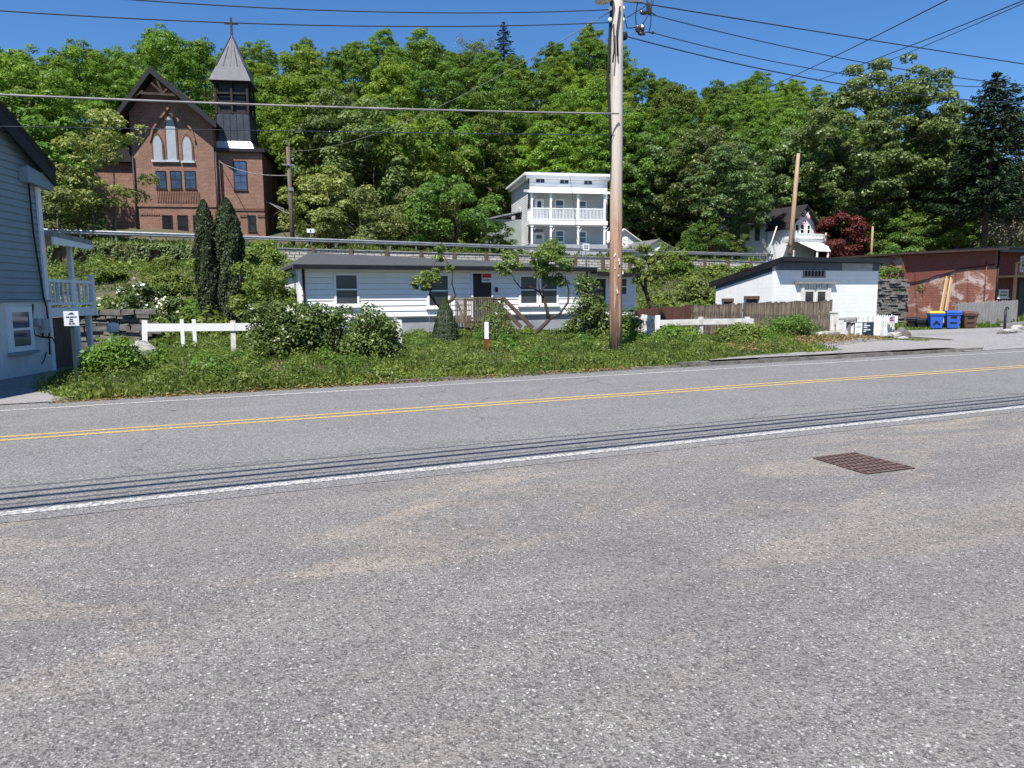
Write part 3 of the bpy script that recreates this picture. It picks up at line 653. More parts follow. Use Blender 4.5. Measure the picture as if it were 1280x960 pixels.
for ms,x,y,Y,s,l,nm in ((sapB,60,280,58,.9,'leafy tree between the blue house and the church','broadleaf_tree'),(sapC,40,280,62,.85,'tall tree rising just above the blue house porch roof','broadleaf_tree'),
      (sapA,146,285,53,.92,'thin pale young tree in front of the church\'s left wall','young_tree'),(sapA,118,285,52,.72,'small pale sapling beside the thin young tree left of the church','young_tree'),(bushA,75,290,53,.8,'olive shrub by the guard rail behind the porch roof','shrub'),
      (sapB,35,270,66,.95,'green tree hidden behind the blue house\'s eave','broadleaf_tree'),
      (dog,412,295,60,1.0,'pale yellow-flowering tree right of the church pole','flowering_tree'),(bushA,450,300,58,.85,'low olive bush right of the yellow-flowering tree','bush'),
      (bushB,568,300,57.5,1.05,'rounded dark bush behind the guard rail, centre of the photo','bush'),(bushA,520,300,60,.9,'olive bush left of the rounded dark bush','bush'),(bushB,612,305,60,.5,'small bright shrub against the grey house\'s left side','shrub'),
      (sapC,470,290,66,1.0,'broad tree behind the olive bushes, mid hillside','broadleaf_tree'),(sapB,520,290,67,1.2,'leafy tree behind the guard rail above the bungalow\'s second window','broadleaf_tree'),(sapB,575,290,76,1.2,'leafy tree left of the grey house behind the rounded bush','broadleaf_tree'),(sapC,425,280,70,1.05,'olive tree right of the church chimney','broadleaf_tree')):
    place_tree(nm,ms,grounded(x,y,Y),x*.7,s,l)
# --- tall trees right: maples showing pale leaf undersides in the wind
mapA=tree_meshes('t',80,18,6.3,4.0,270,46000,.28,'leaf_silver',(.55,1.1),.1,1.6,'bark',.42,18,flat=.7,rand=.95,irreg=.15)
mapB=tree_meshes('t',81,15,4.9,4.0,170,28000,.28,'leaf_silver',(.55,1.05),.15,1.2,'bark',.30,16,flat=.7,rand=.95,irreg=.28)
mapC=tree_meshes('t',82,13,5.2,1.8,180,28000,.28,'leaf_mid',(.55,1.05),.2,.4,'bark',.28,14,rand=.9,irreg=.25)
mapD=tree_meshes('t',83,12.5,4.8,1.5,170,27000,.28,'leaf_silver',(.55,1.05),.2,.6,'bark',.26,14,rand=.95,irreg=.25)
def at_foot(x,Y):
    p=onY(x,330,Y); 
    return (p.x,Y,hz(p.x,Y)-.2)
for ms,x,Y,s,rz,l in ((mapA,1075,50,1.06,0,'tallest wind-blown maple with thick dark trunk, right of the leaning pole'),(mapB,1193,46,1.02,2.7,'maple with slim dark trunk behind the red brick building'),
    (mapD,1000,57,1.15,.4,'wind-blown maple behind the white balcony house'),(mapB,922,53,.74,3.4,'maple left of the leaning pole shading the white house wing'),(mapC,940,63,1.1,.2,'broad maple behind the white house wing'),(mapD,885,64,1.1,2.0,'maple with pale leaf backs behind the guard rail, right of the white gable'),
    (mapC,858,68,.98,1.1,'dense green maple right beside the small white gable'),(mapC,1125,55,1.0,3.,'dark maple behind the tallest maple\'s right side'),(mapD,1150,49,.72,3.9,'low shaded maple between the two dark trunks'),
    (mapC,1215,60,.7,1.3,'bright green tree beneath the spruce'),(mapD,800,71,1.0,1.9,'maple just right of the tall pole, above the small white gable'),(mapC,1040,66,1.15,5.0,'maple behind the dark red tree'),
    (bushB,885,53,.62,1.4,'dark bush against the white house wing, left of two'),(bushB,905,52.6,.5,.6,'dark bush before the white house wing, right of two'),(bushB,1128,46,.75,.4,'dark shrub behind the white brick building\'s right end'),(bushB,1165,45,.8,1.4,'dark shrub behind the red building\'s left end'),(mapC,1250,75,.75,.3,'soft green tree behind the spruce at the right edge')):
    place_tree('maple_tree' if 'maple' in l else 'shrub' if 'shrub' in l else 'broadleaf_tree',ms,at_foot(x,Y),rz,s,l)
for x,Y,s,l in ((1108,29.6,.52,'dark ivy-like shrub above the rough stone bank, left one'),(1119,30.5,.55,'dark shrub hugging the red building\'s left corner'),(1112,33.5,.68,'tall dark shrub in the gap between white and red buildings')):
    place_tree('shrub',bushB,(onY(x,360,Y).x,Y,hz(onY(x,360,Y).x,Y)+.3),x,s,l)
place_tree('spruce_tree',conifer_meshes(11,17.5,5.2,'leaf_needle',24,12,.7,.36,80,.42,.62,.24),at_foot(1228,40.5),0,1.0,'tall dark spruce with ragged branches at the right edge')
red=tree_meshes('t',90,5.6,2.9,.6,54,11000,.22,'leaf_red',(.6,1.0),.1,0,'bark',.12,12,irreg=.2)
place_tree('red_leaved_tree',red,at_foot(1049,50),0,.9,'dark red-leaved tree beside the white balcony house')
place_tree('red_leaved_tree',red,at_foot(1010,60.),1.,1.22,'rusty red tree rising behind the white balcony house gable')
bare2=bare_meshes(9,8,2.6,30,'bark_grey','leaf_greytree',2600)
for x,Y,s,l in ((1262,46,.95,'half-bare grey tree right of the red building\'s roof'),(1278,50,1.2,'pale bare tree at the far right edge'),(1250,56,1.0,'grey twiggy tree behind the half-bare one at the right edge')):
    place_tree('bare_tree',bare2,at_foot(x,Y),x,s,l)

# --- near plants: arborvitae, garden trees, shrubs
def column_meshes(seed,H,r,n,m,size=.11,bulge=.38):
    g=np.random.default_rng(seed); z=H*g.random(n); t=z/H
    ang=g.random(n)*6.283; prof=r*np.clip(.80+.30*np.sin(np.clip(t/bulge,0,1)*1.57)-.1,0,1)*np.clip((1-t)*3.6,0,1)**.5
    k=1+.13*np.sin(3*ang+2.3*z)+.10*np.sin(5*ang-3.7*z+1)+.06*g.normal(size=n)
    rr=prof*k*(.80+.2*g.random(n)); C=np.stack([rr*np.cos(ang),rr*np.sin(ang),z],1)
    N=np.stack([np.cos(ang),np.sin(ang),.25+0*z],1)+unit(g,n)*.7
    al=np.stack([.25*np.cos(ang),.25*np.sin(ang),1+0*z],1)+unit(g,n)*.4
    mb=MB(); mb.tube([(0,0,-.3),(0,0,H*.93)],[r*.16,.01],7)
    return mb.mesh('trunk','bark'),leaf_mesh('crown',C,N,size*(.7+.8*g.random(n)),g.random(n),m,.5,along=al,seed=seed)
cA=column_meshes(1,4.95,.38,15000,'leaf_arbor'); cB=column_meshes(2,5.05,.50,20000,'leaf_arbor')
for ms,x,l in ((cA,263,'narrow columnar arborvitae, left and slimmer of the pair'),(cB,291,'columnar arborvitae, right and broader of the pair')):
    p=onY(x,405,30); place_tree('arborvitae',ms,(p.x,30,hz(p.x,30)+.15),0,1,l,'pair of columnar evergreens')
def shrub_meshes(seed,rx,ry,H,nl,n,size,m,lobe=(.22,.42),stems=9):
    g=np.random.default_rng(seed); d=unit(g,nl); d[:,2]=abs(d[:,2]); f=.55+.45*g.random(nl)
    k=1+.18*g.normal(size=nl)
    L=np.stack([d[:,0]*rx*f*k,d[:,1]*ry*f*k,.12*H+d[:,2]*H*.80*f*k],1); Rr=lobe[0]+(lobe[1]-lobe[0])*g.random(nl)
    C,N,s,t=lobes_to_leaves(L,Rr,n,g,size,flat=.9,rand=.9,shell=.35)
    C[:,2]=np.maximum(C[:,2],.02)
    mb=MB()
    for j in g.choice(nl,size=min(stems,nl),replace=False):
        e=Vector(L[j]); mb.tube([(e.x*.12,e.y*.12,-.1),(e.x*.5,e.y*.5,e.z*.55),tuple(e)],[.025,.016,.006],5)
    return mb,leaf_mesh('foliage',C,N,s,t,m,seed=seed),L,Rr
def shrub(name,label,seed,x,Y,rx,ry,H,nl,n,size,m,lobe=(.22,.42),flowers=0,group=None,z=None,fcol='blossom',fsize=.06):
    mb,lm,L,Rr=shrub_meshes(seed,rx,ry,H,nl,n,size,m,lobe); p=onY(x,410,Y); zz=hz(p.x,Y) if z is None else z
    t=thing(name,label,'shrub',(p.x,Y,zz),0,group)
    o=bpy.data.objects.new('foliage',lm); COL.objects.link(o); o.parent=t
    mb.build('stems','bark_grey',t)
    if flowers:
        g=np.random.default_rng(seed+99); C=[];
        idx=g.integers(len(L),size=flowers); d=unit(g,flowers); d[:,2]=abs(d[:,2]); c0=L[idx]+d*Rr[idx][:,None]*.98
        k=14; C=np.repeat(c0,k,0)+g.normal(size=(flowers*k,3))*fsize*.7; N=unit(g,flowers*k)+np.array([0,0,.8])
        fm=leaf_mesh('blossoms',C,N,fsize*(.6+.7*g.random(flowers*k)),g.random(flowers*k),fcol,.8,seed=seed); fo=bpy.data.objects.new('blossoms',fm); COL.objects.link(fo); fo.parent=t
    return t
shrub('lilac_bush','wide leafy shrub with whitish blossoms hiding the rail fence, below the bungalow\'s left end',1,356,17.3,.95,.7,1.22,60,8000,.095,'leaf_shrub',flowers=26)
shrub('lilac_bush','arching shrub with pale blossoms under the bungalow\'s left window',2,402,17.5,.72,.55,1.22,44,5200,.095,'leaf_shrub',flowers=22)
shrub('rounded_shrub','rounded shrub with pale leaf tips below the bungalow, between two bare white posts',3,465,16.5,.62,.55,1.0,52,7500,.085,'leaf_shrub',flowers=18,fsize=.05)
shrub('rounded_shrub','tall leafy shrub left of the utility pole foot',4,738,18.9,.62,.6,1.72,44,6000,.10,'leaf_shrub',flowers=10)
shrub('rounded_shrub','dark shrub right of the utility pole foot',5,783,18.2,.26,.3,.75,34,4500,.085,'leaf_deep')
shrub('reddish_shrub','small reddish-yellow shrub in front of the wooden stairs',6,618,20.2,.55,.45,1.05,32,3200,.07,'leaf_olive',flowers=8,fcol='leaf_dry')
shrub('weedy_bush','weedy bush at the foot of the white rail right of the small apple tree',7,845,17.4,.5,.4,.32,36,4600,.085,'leaf_mid')
shrub('weedy_bush','bushy weeds at the end of the white rail before the grey board fence',8,925,16.8,.7,.4,.36,40,5200,.085,'leaf_weed')
shrub('weedy_bush','low weeds along the grey board fence\'s right end',9,990,17.6,1.0,.4,.55,36,4200,.075,'leaf_mid')
shrub('flowering_shrub','white-flowering shrub on the slope left of the evergreen pair',10,187,31,1.5,1.0,2.4,56,7600,.13,'leaf_shrub',flowers=46,fsize=.11)
shrub('bank_shrub','big green shrub against the bungalow\'s left end',11,338,27.5,1.25,1.0,2.9,60,9000,.12,'leaf_weed')
shrub('bank_shrub','bushy green shrub on the bank right of the evergreen pair',12,322,33,1.6,1.2,2.8,50,7000,.14,'leaf_mid')
shrub('bank_shrub','leafy shrub behind the white gate pickets',13,815,24,.8,.7,1.2,36,4500,.1,'leaf_weed')
shrub('bank_shrub','rough green shrub between the sign post and the first white fence post',14,136,16.4,.42,.4,.6,34,4200,.085,'leaf_mid')
# bushes scattered over the slope under the retaining wall
bankv=[shrub_meshes(200+i,1.25,1.0,1.5,46,5200,.17,m_,(.3,.55)) for i,m_ in enumerate(('leaf_weed','leaf_mid','leaf_apple'))]
bst=[b[0].mesh('stems','bark_grey') for b in bankv]
for i,(x,Y,s_,l) in enumerate(((140,43,.7,'leafy bush high on the slope right of the porch railing'),(118,37,.8,'bush on the slope just right of the porch railing'),(160,36,1.0,'bush on the slope above the white-flowering shrub'),(215,40,.8,'bush on the slope left of the evergreen pair, upper'),(228,35,1.0,'bush on the slope left of the evergreen pair, lower'),(205,45,.6,'bush under the dark wall left of the evergreen pair'),
   (310,44,1.1,'bush on the slope between evergreens and bungalow, middle'),(330,47.5,1.1,'bush right under the stone wall near the bungalow roof\'s left end'),(350,40,1.2,'bush behind the bungalow roof\'s left corner'),(820,36,1.0,'bush on the slope behind the gnarled apple tree'),(845,44,1.2,'bush high on the slope under the guard rail, right of the gnarled apple tree'),(870,38,1.0,'bush on the slope left of the tumbled stone wall'),(895,45,1.1,'bush under the stone wall above the tumbled stones'),(840,30,.8,'low bush above the red-brown board fence'),(925,45,1.0,'bush peeping over the white building\'s sloping roof'),(175,29,.8,'low bush left of the white-flowering shrub'))):
    p=onY(x,380,Y); t=thing('slope_bush',l,'bush',(p.x,Y,hz(p.x,Y)-.1),i*1.3); t.scale=(s_,s_,s_*(.8+.1*(i%4)))
    o=bpy.data.objects.new('foliage',bankv[i%3][1]); COL.objects.link(o); o.parent=t
    o=bpy.data.objects.new('stems',bst[i%3]); COL.objects.link(o); o.parent=t
# clipped conical yew inside a wire cage
p=onY(557,430,21); yew=thing('conical_yew','small clipped conical evergreen below the bungalow\'s second window','shrub',(p.x,21,hz(p.x,21)))
g=np.random.default_rng(4); n=7000; z=1.28*g.random(n); a=g.random(n)*6.283; rr=.46*np.clip(1-z/1.32,0,1)**.7*(.85+.15*g.random(n)); 
o=bpy.data.objects.new('foliage',leaf_mesh('foliage',np.stack([rr*np.cos(a),rr*np.sin(a),z+.05],1),np.stack([np.cos(a),np.sin(a),.5+0*z],1)+unit(g,n)*.6,.05+.04*g.random(n),g.random(n),'leaf_arbor',seed=4)); COL.objects.link(o); o.parent=yew
MB().tube([(0,0,-.1),(0,0,1.0)],[.04,.008],6).build('stem','bark',yew)
cage=MB()
for i in range(14):
    a=6.283*i/14; cage.tube([(.5*math.cos(a),.5*math.sin(a),0),(.5*math.cos(a),.5*math.sin(a),.95)],.0022,4)
for k in range(6):
    zz=.05+.18*k; cage.tube([(.5*math.cos(6.283*i/20),.5*math.sin(6.283*i/20),zz) for i in range(21)],.0022,4,False)
tag(cage.build('wire_cage','galvanised',None,(p.x,21,hz(p.x,21))),'thin wire mesh cage round the clipped conical evergreen','cage')
# crooked small trees in front of the bungalow: limbs first, leaf tufts at their ends
def crooked(name,label,foot,limbs,tufts,nleaf,size,m,Y,seed,bark='bark'):
    """limbs: list of (pixel path, r0, r1, dy); tufts: (px,py,radius m, dy)"""
    f=onY(foot[0],foot[1],Y); z0=hz(f.x,Y); t=thing(name,label,'tree',(f.x,Y,z0)); mb=MB(); O=Vector((f.x,Y,z0))
    for path,r0,r1,dy in limbs:
        pts=[]
        for i,(x,y) in enumerate(path):
            k=i/(len(path)-1); q_=onY(x,y,Y+dy*k)-O; pts.append(q_)
        mb.tube(pts,[r0+(r1-r0)*i/(len(pts)-1) for i in range(len(pts))],7)
    mb.build('trunk',bark,t)
    g=np.random.default_rng(seed); L=[];Rr=[]
    for x,y,r,dy in tufts:
        c=onY(x,y,Y+dy)-O
        for k in range(7):
            d=g.normal(size=3); d/=np.linalg.norm(d); L.append(np.array(c)+d*r*.62*g.random()**.4); Rr.append(r*(.32+.2*g.random()))
    C,N,s,tt=lobes_to_leaves(np.array(L),np.array(Rr),nleaf,g,size,flat=.85,rand=.95,shell=.3)
    o=bpy.data.objects.new('crown',leaf_mesh('crown',C,N,s,tt,m,seed=seed)); COL.objects.link(o); o.parent=t; return t
crooked('small_tree','crooked small tree with two dark limbs in front of the bungalow\'s paired windows',(668,425),
  [([(664,430),(672,414),(686,400)],.085,.07,0),([(686,400),(684,388),(680,374),(675,365)],.065,.04,.2),([(675,365),(664,359),(652,361),(644,352),(640,343)],.035,.012,-.3),([(675,365),(688,352),(694,335)],.035,.012,.2),
   ([(686,400),(700,392),(710,378),(711,362),(706,345)],.05,.018,-.3),([(675,365),(672,350),(678,335)],.03,.012,.3)],
  [(690,322,.75,0),(682,338,.55,.3),(705,335,.5,-.3),(698,312,.5,.2),(672,330,.4,.3),(640,335,.42,-.3),(626,338,.34,-.4),(636,325,.34,-.2),(700,350,.42,0),(684,350,.35,.2)],8200,.085,'leaf_apple',22,31)
crooked('small_tree','stubby pruned tree with forked trunk in front of the bungalow\'s second window',(556,405),
  [([(556,430),(556,405),(554,390),(552,386)],.08,.075,0),([(552,386),(545,378),(537,368),(540,358)],.06,.02,.1),([(552,386),(560,378),(566,374),(569,368)],.065,.05,-.1),([(569,368),(565,355),(566,340),(556,322),(552,312)],.02,.007,-.1),([(540,358),(538,340),(546,325)],.02,.007,.1)],
  [(536,352,.42,0),(524,350,.36,0),(545,342,.34,.1),(533,362,.3,-.1),(548,325,.26,0),(552,312,.26,.1),(562,336,.2,-.1),(520,357,.22,0)],3600,.085,'leaf_apple',21.5,32)
crooked('small_tree','dark gnarled apple tree between the bungalow and the grey board fence',(823,410),
  [([(826,425),(824,408),(822,398),(814,384),(808,368)],.12,.07,0),([(808,368),(800,352),(790,342)],.06,.02,-.3),([(808,368),(806,350),(812,335),(806,322)],.06,.02,.3),([(812,352),(824,345),(836,338)],.05,.02,-.2),([(824,408),(832,398),(845,394),(858,396)],.07,.02,.2),([(806,350),(822,325),(845,318)],.03,.012,.2)],
  [(797,335,.5,-.2),(806,320,.55,.2),(822,332,.6,0),(838,328,.45,-.2),(850,318,.42,.2),(862,330,.35,.2),(828,312,.4,.3),(786,325,.35,-.3),(815,345,.45,0),(795,350,.3,-.2),(832,350,.3,0)],6500,.085,'leaf_apple',22.5,33)

# ------------------------------------------------------------------ ground cover (too many plants to count)
def cover(name,label,pts_fn,n,size,hgt,m,seed,blades=.35,cat='weeds',clumps=None):
    g=np.random.default_rng(seed); X,Y,hh=pts_fn(g,n); n=len(X)
    Z=h(X,Y); t=g.random(n)
    # clumps: height follows a lumpy field
    lump=.55+.42*np.sin(X*2.3+np.sin(Y*1.7)*1.3)*np.sin(Y*2.9+X*.7)+.34*np.sin(X*.9+2)*np.sin(Y*1.1+.5)+.34*np.sin(X*5.3+Y*1.9)*np.sin(Y*4.7-X*1.3+1); lump=np.clip(lump,.05,1.5)
    zz=Z+hgt*hh*lump*t**.65
    isb=g.random(n)<blades
    N=np.where(isb[:,None],unit(g,n)*np.array([1,1,.25]),unit(g,n)*.85+np.array([0,0,.9]))
    al=np.where(isb[:,None],np.array([0,0,1.])+unit(g,n)*.35,unit(g,n))
    s=size*(.6+.8*g.random(n))*np.where(isb,1.5,1.0)
    asp=.55
    C=np.stack([X,Y,zz],1)
    tint0=.02+.95*g.random(n)**1.25*(.65+.35*np.sin(X*1.1+3*np.sin(Y*.8)))
    tint=tint0
    if clumps:   # taller broad-leaved plants standing in the tangle
        nc,per,cr,chh,cs=clumps; cx,cy,ce=pts_fn(g,nc); nc=len(cx); kinds=g.random(nc)
        R_=cr*(.5+.8*g.random(nc)); Hc=chh*(.4+.9*g.random(nc))*np.clip(ce,.5,1)
        idx=np.repeat(np.arange(nc),per); d=unit(g,len(idx)); d[:,2]=abs(d[:,2]); f=(.5+.5*g.random(len(idx))**.6)
        C2=np.stack([cx[idx]+d[:,0]*R_[idx]*f,cy[idx]+d[:,1]*R_[idx]*f,h(cx,cy)[idx]+.03+d[:,2]*Hc[idx]*f],1)
        N2=d*.6+np.array([0,0,.7])+unit(g,len(idx))*.8; A2=unit(g,len(idx))
        s2=cs*(.55+.9*g.random(len(idx)))*(.7+.6*kinds[idx]); t2=.15*g.random(len(idx))+.85*kinds[idx]*(.5+.5*g.random(len(idx)))
        C=np.concatenate([C,C2]); N=np.concatenate([N,N2]); al=np.concatenate([al,A2]); s=np.concatenate([s,s2]); tint=np.concatenate([tint,t2])
    me=leaf_mesh(name,C,N,s,tint,m,aspect=.42,along=al,seed=seed); o=bpy.data.objects.new(name,me); COL.objects.link(o)
    return tag(o,label,cat,None,'stuff')
def strip(g,n):
    X=g.random(n)*25.-4.0; X=X; y0=13.20+.020*np.clip(X,0,20)+.25*(X>10.7)*(X-10.7)*.42; y0=np.where(X<-2.2,13.35+(-2.2-X)*2.2,y0); Y=y0+(21.8-y0)*g.random(n)**1.55
    e=np.clip((Y-y0)/.5,0.25,1)*(1-.5*sm(Y,16.3,18.2)); k=(X>-2.95)&(X<18.4)
    k&=~((X>16)&(Y<16.2)); e*=np.where(X>14.5,.7,1.)
    # ragged outline towards road and drive
    rag=.25*np.sin(X*5.1)+.2*np.sin(X*11.7+1); k&=(Y>y0+.12+.13*rag)
    return X[k],Y[k],e[k]
cover('roadside_weeds','tangle of bright green weeds and grass between the kerb and the rail fence',strip,120000,.052,.22,'leaf_weed',11,.55,'weeds',(620,160,.30,.36,.056))
def kerbside(g,n):
    X=g.random(n)*20-2.0; y0=13.25+.020*np.clip(X,0,20)+.25*(X>10.7)*(X-10.7)*.42; Y=y0+.1+g.random(n)**1.4*1.5; k=(X<15.5)&(np.sin(X*1.7)+.6*np.sin(X*4.3+Y*2)+.5*g.normal(size=n)>-.35); return X[k],Y[k],np.full(k.sum(),1.)
cover('kerbside_grass','pale long-bladed grass growing along the kerb in front of the weeds',kerbside,17000,.085,.20,'leaf_grass',21,.8,'grass')
def docks(g,n):
    X=g.random(n)*19-1.5; Y=14.6+g.random(n)*4.6; k=(np.sin(X*.8+1)+np.sin(Y*1.3+X*.4)>-.2)&(X<15.5); return X[k],Y[k],np.full(k.sum(),1.)
cover('broadleaf_weeds','dark broad-leaved weeds standing among the roadside greenery',docks,700,.07,.2,'leaf_mid',22,.2,'weeds',(90,150,.28,.40,.08))
def daisies(g,n):
    X=g.random(n)*18-1.; Y=13.9+g.random(n)*4.5; k=np.sin(X*2.1)+np.sin(Y*2.3+X)>.7; return X[k],Y[k],np.full(k.sum(),1.)
cover('tiny_flowers','scattered tiny white flowers in the roadside weeds',daisies,900,.035,.42,'blossom',23,0,'flowers')
def yard(g,n):
    X=g.random(n)*26-4.5; Y=21.4+g.random(n)*6.5; k=~((X>2.6)&(X<17.4)&(Y>25.3)); k&=(X>-2.0)|(Y>23.5); k&=(X<18.6)
    return X[k],Y[k],np.full(k.sum(),.8)
cover('yard_weeds','knee-high green weeds covering the yard around the bungalow',yard,30000,.08,.18,'leaf_weed',12,.35,'weeds',(110,110,.35,.28,.09))
def bank_(g,n):
    X=g.random(n)*62-14; Y=27.5+g.random(n)**.8*21.6; k=~((X>2.6)&(X<17.6)&(Y<32)); k&=~((X>22.5)&(Y<33)); k&=~((X>17.9)&(X<24.5)&(Y<30)); k&=(X>-9+0*Y)
    bare_=np.sin(X*.55+1)*np.sin(Y*.6)+.4*np.sin(X*1.7)*np.sin(Y*1.3+X)
    keep=bare_<.75; k&=keep
    return X[k],Y[k],np.full(k.sum(),1.)
cover('bank_undergrowth','tangle of green plants covering the slope below the stone retaining wall',bank_,110000,.14,.45,'leaf_weed',13,.25,'weeds',(560,110,.75,.95,.19))
def top(g,n):
    X=g.random(n)*60-14; Y=np.where(g.random(n)<.5,50.25+g.random(n)*.9,57.6+g.random(n)*8); return X,Y,np.full(n,.7)
cover('verge_grass','rough grass along the upper road behind the guard rail',top,26000,.16,.55,'leaf_weed',14,.6)
def lawn(g,n):
    X=24.6+g.random(n)*26; Y=22.0+g.random(n)*5.6; k=(Y>22.9-(X-26)*.04)&((X>36)|(X<36)); k&=~((X>24)&(X<26.5)&(Y<23)); return X[k],Y[k],np.full(k.sum(),.5)
cover('lawn_grass','short rough grass in front of the red brick building',lawn,26000,.09,.22,'leaf_weed',15,.7)
def rightb(g,n):
    X=37+g.random(n)*22; Y=19.6+g.random(n)*7; k=(Y>20.6+ (X-44)*-.06); return X[k],Y[k],np.full(k.sum(),.8)
cover('bank_weeds','green weeds on the low bank right of the grey picket fence',rightb,16000,.11,.5,'leaf_weed',16,.4)
def feet(g,n):
    X=19.2+g.random(n)*3.6; Y=15.6+(X-19.2)*.28+g.random(n)*1.6+.2; return X,Y,np.full(n,.5)
cover('fence_foot_weeds','low weeds and dead leaves along the foot of the white picket fence',feet,1900,.05,.12,'leaf_weed',17,.3)
g=np.random.default_rng(8); n=2600; X=13+g.random(n)*7; Y=14.6+(X-13)*.2+g.random(n)*1.3
o=bpy.data.objects.new('leaf_litter',leaf_mesh('leaf_litter',np.stack([X,Y,h(X,Y)+.03+.05*g.random(n)+.07*(X<19)],1),unit(g,n)*.6+np.array([0,0,1]),.05+.05*g.random(n),g.random(n),'leaf_dry',seed=8)); COL.objects.link(o); tag(o,'brown dead leaves lying along the pavement below the grey board fence','leaf litter',None,'stuff')
g=np.random.default_rng(31); n=2600; X=g.random(n)*13-2.4; Y=13.22+.020*np.clip(X,0,20)+np.abs(g.normal(size=n))*.13-.06
o=bpy.data.objects.new('kerb_litter',leaf_mesh('kerb_litter',np.stack([X,Y,.012+.05*g.random(n)*(Y>13.3)],1),unit(g,n)*.5+np.array([0,0,1]),.035+.05*g.random(n),g.random(n),'leaf_dry',seed=31)); COL.objects.link(o); tag(o,'brown dry leaves and bits swept along the kerb below the weeds','leaf litter',None,'stuff')
# loose chips of stone on the lot
g=np.random.default_rng(33); n=2600; X=g.random(n)*16-4; Y=.8+g.random(n)**.8*5.1; k=g.random(n)<.35+.65*(np.sin(X*1.3+1)*np.sin(Y*1.9+X*.5)>.1); X=X[k];Y=Y[k]; n=len(X); r=.0035+.0085*g.random(n)**2.2
oc=np.array([[1,0,0],[0,1,0],[-1,0,0],[0,-1,0],[0,0,1.]]); V=(oc[None]*(.7+.6*g.random((n,5,1)))*r[:,None,None]*np.array([1,1,.75])+np.stack([X,Y,-.004+0*X],1)[:,None,:]).reshape(-1,3)
Fc=(np.array([[0,1,4],[1,2,4],[2,3,4],[3,0,4]])[None]+5*np.arange(n)[:,None,None]).reshape(-1,3)
me=bpy.data.meshes.new('loose_gravel'); me.from_pydata(V.tolist(),[],Fc.tolist()); me.materials.append(MATS['rock']); o=bpy.data.objects.new('loose_gravel',me); COL.objects.link(o); tag(o,'loose chips of gravel scattered over the parking lot','gravel',None,'stuff')
def hillfloor(g,n):
    X=g.random(n)*190-45; Y=60+g.random(n)*75; k=(X>-.45*Y)&(X<1.6*Y+5)&~((X>-9)&(X<8)&(Y<90))&~((X>27)&(X<38)&(Y<72)); return X[k],Y[k],np.full(k.sum(),1.)
cover('hill_understorey','shaded low growth on the ground between the hillside trees',hillfloor,90000,.6,1.6,'leaf_deep',18,.1,'undergrowth')
# ------------------------------------------------------------------ brick church
F_=Frame(atD(332,292,66)-Vector((0,0,.45)),R(-15)); ch=thing('brick_church','red brick church with steep dark gable, pale lancet windows and metal steeple','church',F_.O,F_.a)
W=-.5; uz=F_.uz
uL=uz(168,240,W)[0]; uR=uz(270,240,W)[0]
RV=-1.9
uA,zA=uz(187,83,RV); uEl,zEl=uz(136,153,RV); uEr,zEr=uz(270,153,RV)
sl=(zA-zEl)/(uA-uEl); sr=(zA-zEr)/(uEr-uA)
mb=MB(); top=zA-.35
poly=[(uL,W,-1.5),(uR,W,-1.5),(uR,W,top-(uR-uA)*sr),(uA,W,top),(uL,W,top-(uA-uL)*sl)]
mb.prism(poly,(0,17,0)); part(mb,'gable_wall','brick_church',ch)
for nm,e,z in (('roof',uEl,zEl),('roof',uEr,zEr)):
    mb=MB(); mb.hexa([(uA,RV,zA-.22),(uA,17.5,zA-.22),(e,17.5,z-.22),(e,RV,z-.22),(uA,RV,zA),(uA,17.5,zA),(e,17.5,z),(e,RV,z)]); o=part(mb,nm,'roof_dark',ch)
    bb=MB(); bb.hexa([(uA,RV-.08,zA-.55),(uA,RV,zA-.55),(e,RV,z-.5),(e,RV-.08,z-.5),(uA,RV-.08,zA+.05),(uA,RV,zA+.05),(e,RV,z+.05),(e,RV-.08,z+.05)]); part(bb,'barge_board','dark_trim',o)
mb=MB(); v=RV+.12
def P2(px,py): u,z=uz(px,py,RV); return (u,v,z)
mb.bar(P2(176,116),P2(229,119),.2); mb.bar((uA+.35,v,zA-.6),P2(203,117),.18); mb.bar(P2(189,103),P2(202,116),.16); mb.bar(P2(215,104),P2(203,116),.16); mb.bar(P2(165,122),P2(178,113),.16); mb.bar(P2(226,116),P2(240,126),.16)
part(mb,'gable_truss','brown_trim',ch,False)
FF=Face('front',W)
def lancet(x0,x1,y0,y1,ya):
    u0=uz(x0,(y0+y1)/2,W)[0];u1=uz(x1,(y0+y1)/2,W)[0]; zb=uz((x0+x1)/2,y1,W)[1]; zt=uz((x0+x1)/2,y0,W)[1]; zs=uz((x0+x1)/2,ya,W)[1]
    def arch(a0,a1,b,s,t,o):
        um=(a0+a1)/2; r=[(a0,W-o,b),(a1,W-o,b),(a1,W-o,s)]
        for k in range(1,5): a=k/5; r.append((a1+(um-a1)*a**1.0*(.55+.45*a),W-o,s+(t-s)*math.sin(a*1.57)))
        r.append((um,W-o,t))
        for k in range(4,0,-1): a=k/5; r.append((a0+(um-a0)*a*(.55+.45*a),W-o,s+(t-s)*math.sin(a*1.57)))
        r.append((a0,W-o,s)); return r
    m1=MB(); m1.prism(arch(u0-.14,u1+.14,zb-.02,zs,zt+.25,-.02),(0,-.10,0)); wo=part(m1,'lancet_window','brick_dark',ch); wo['label']='pale lancet window with pointed brick arch'
    m2=MB(); m2.prism(arch(u0,u1,zb,zs,zt,.06),(0,-.06,0)); part(m2,'pane','curtain',wo)
    m3=MB(); m3.prism(arch(u0+.25,u1-.25,zb-.001,zs,zs+.001,.115),(0,-.02,0))
    m4=MB(); fbox(m4,FF,u0-.2,u1+.2,zb-.2,zb-.02,-.01,.2); part(m4,'sill','flash_metal',wo)
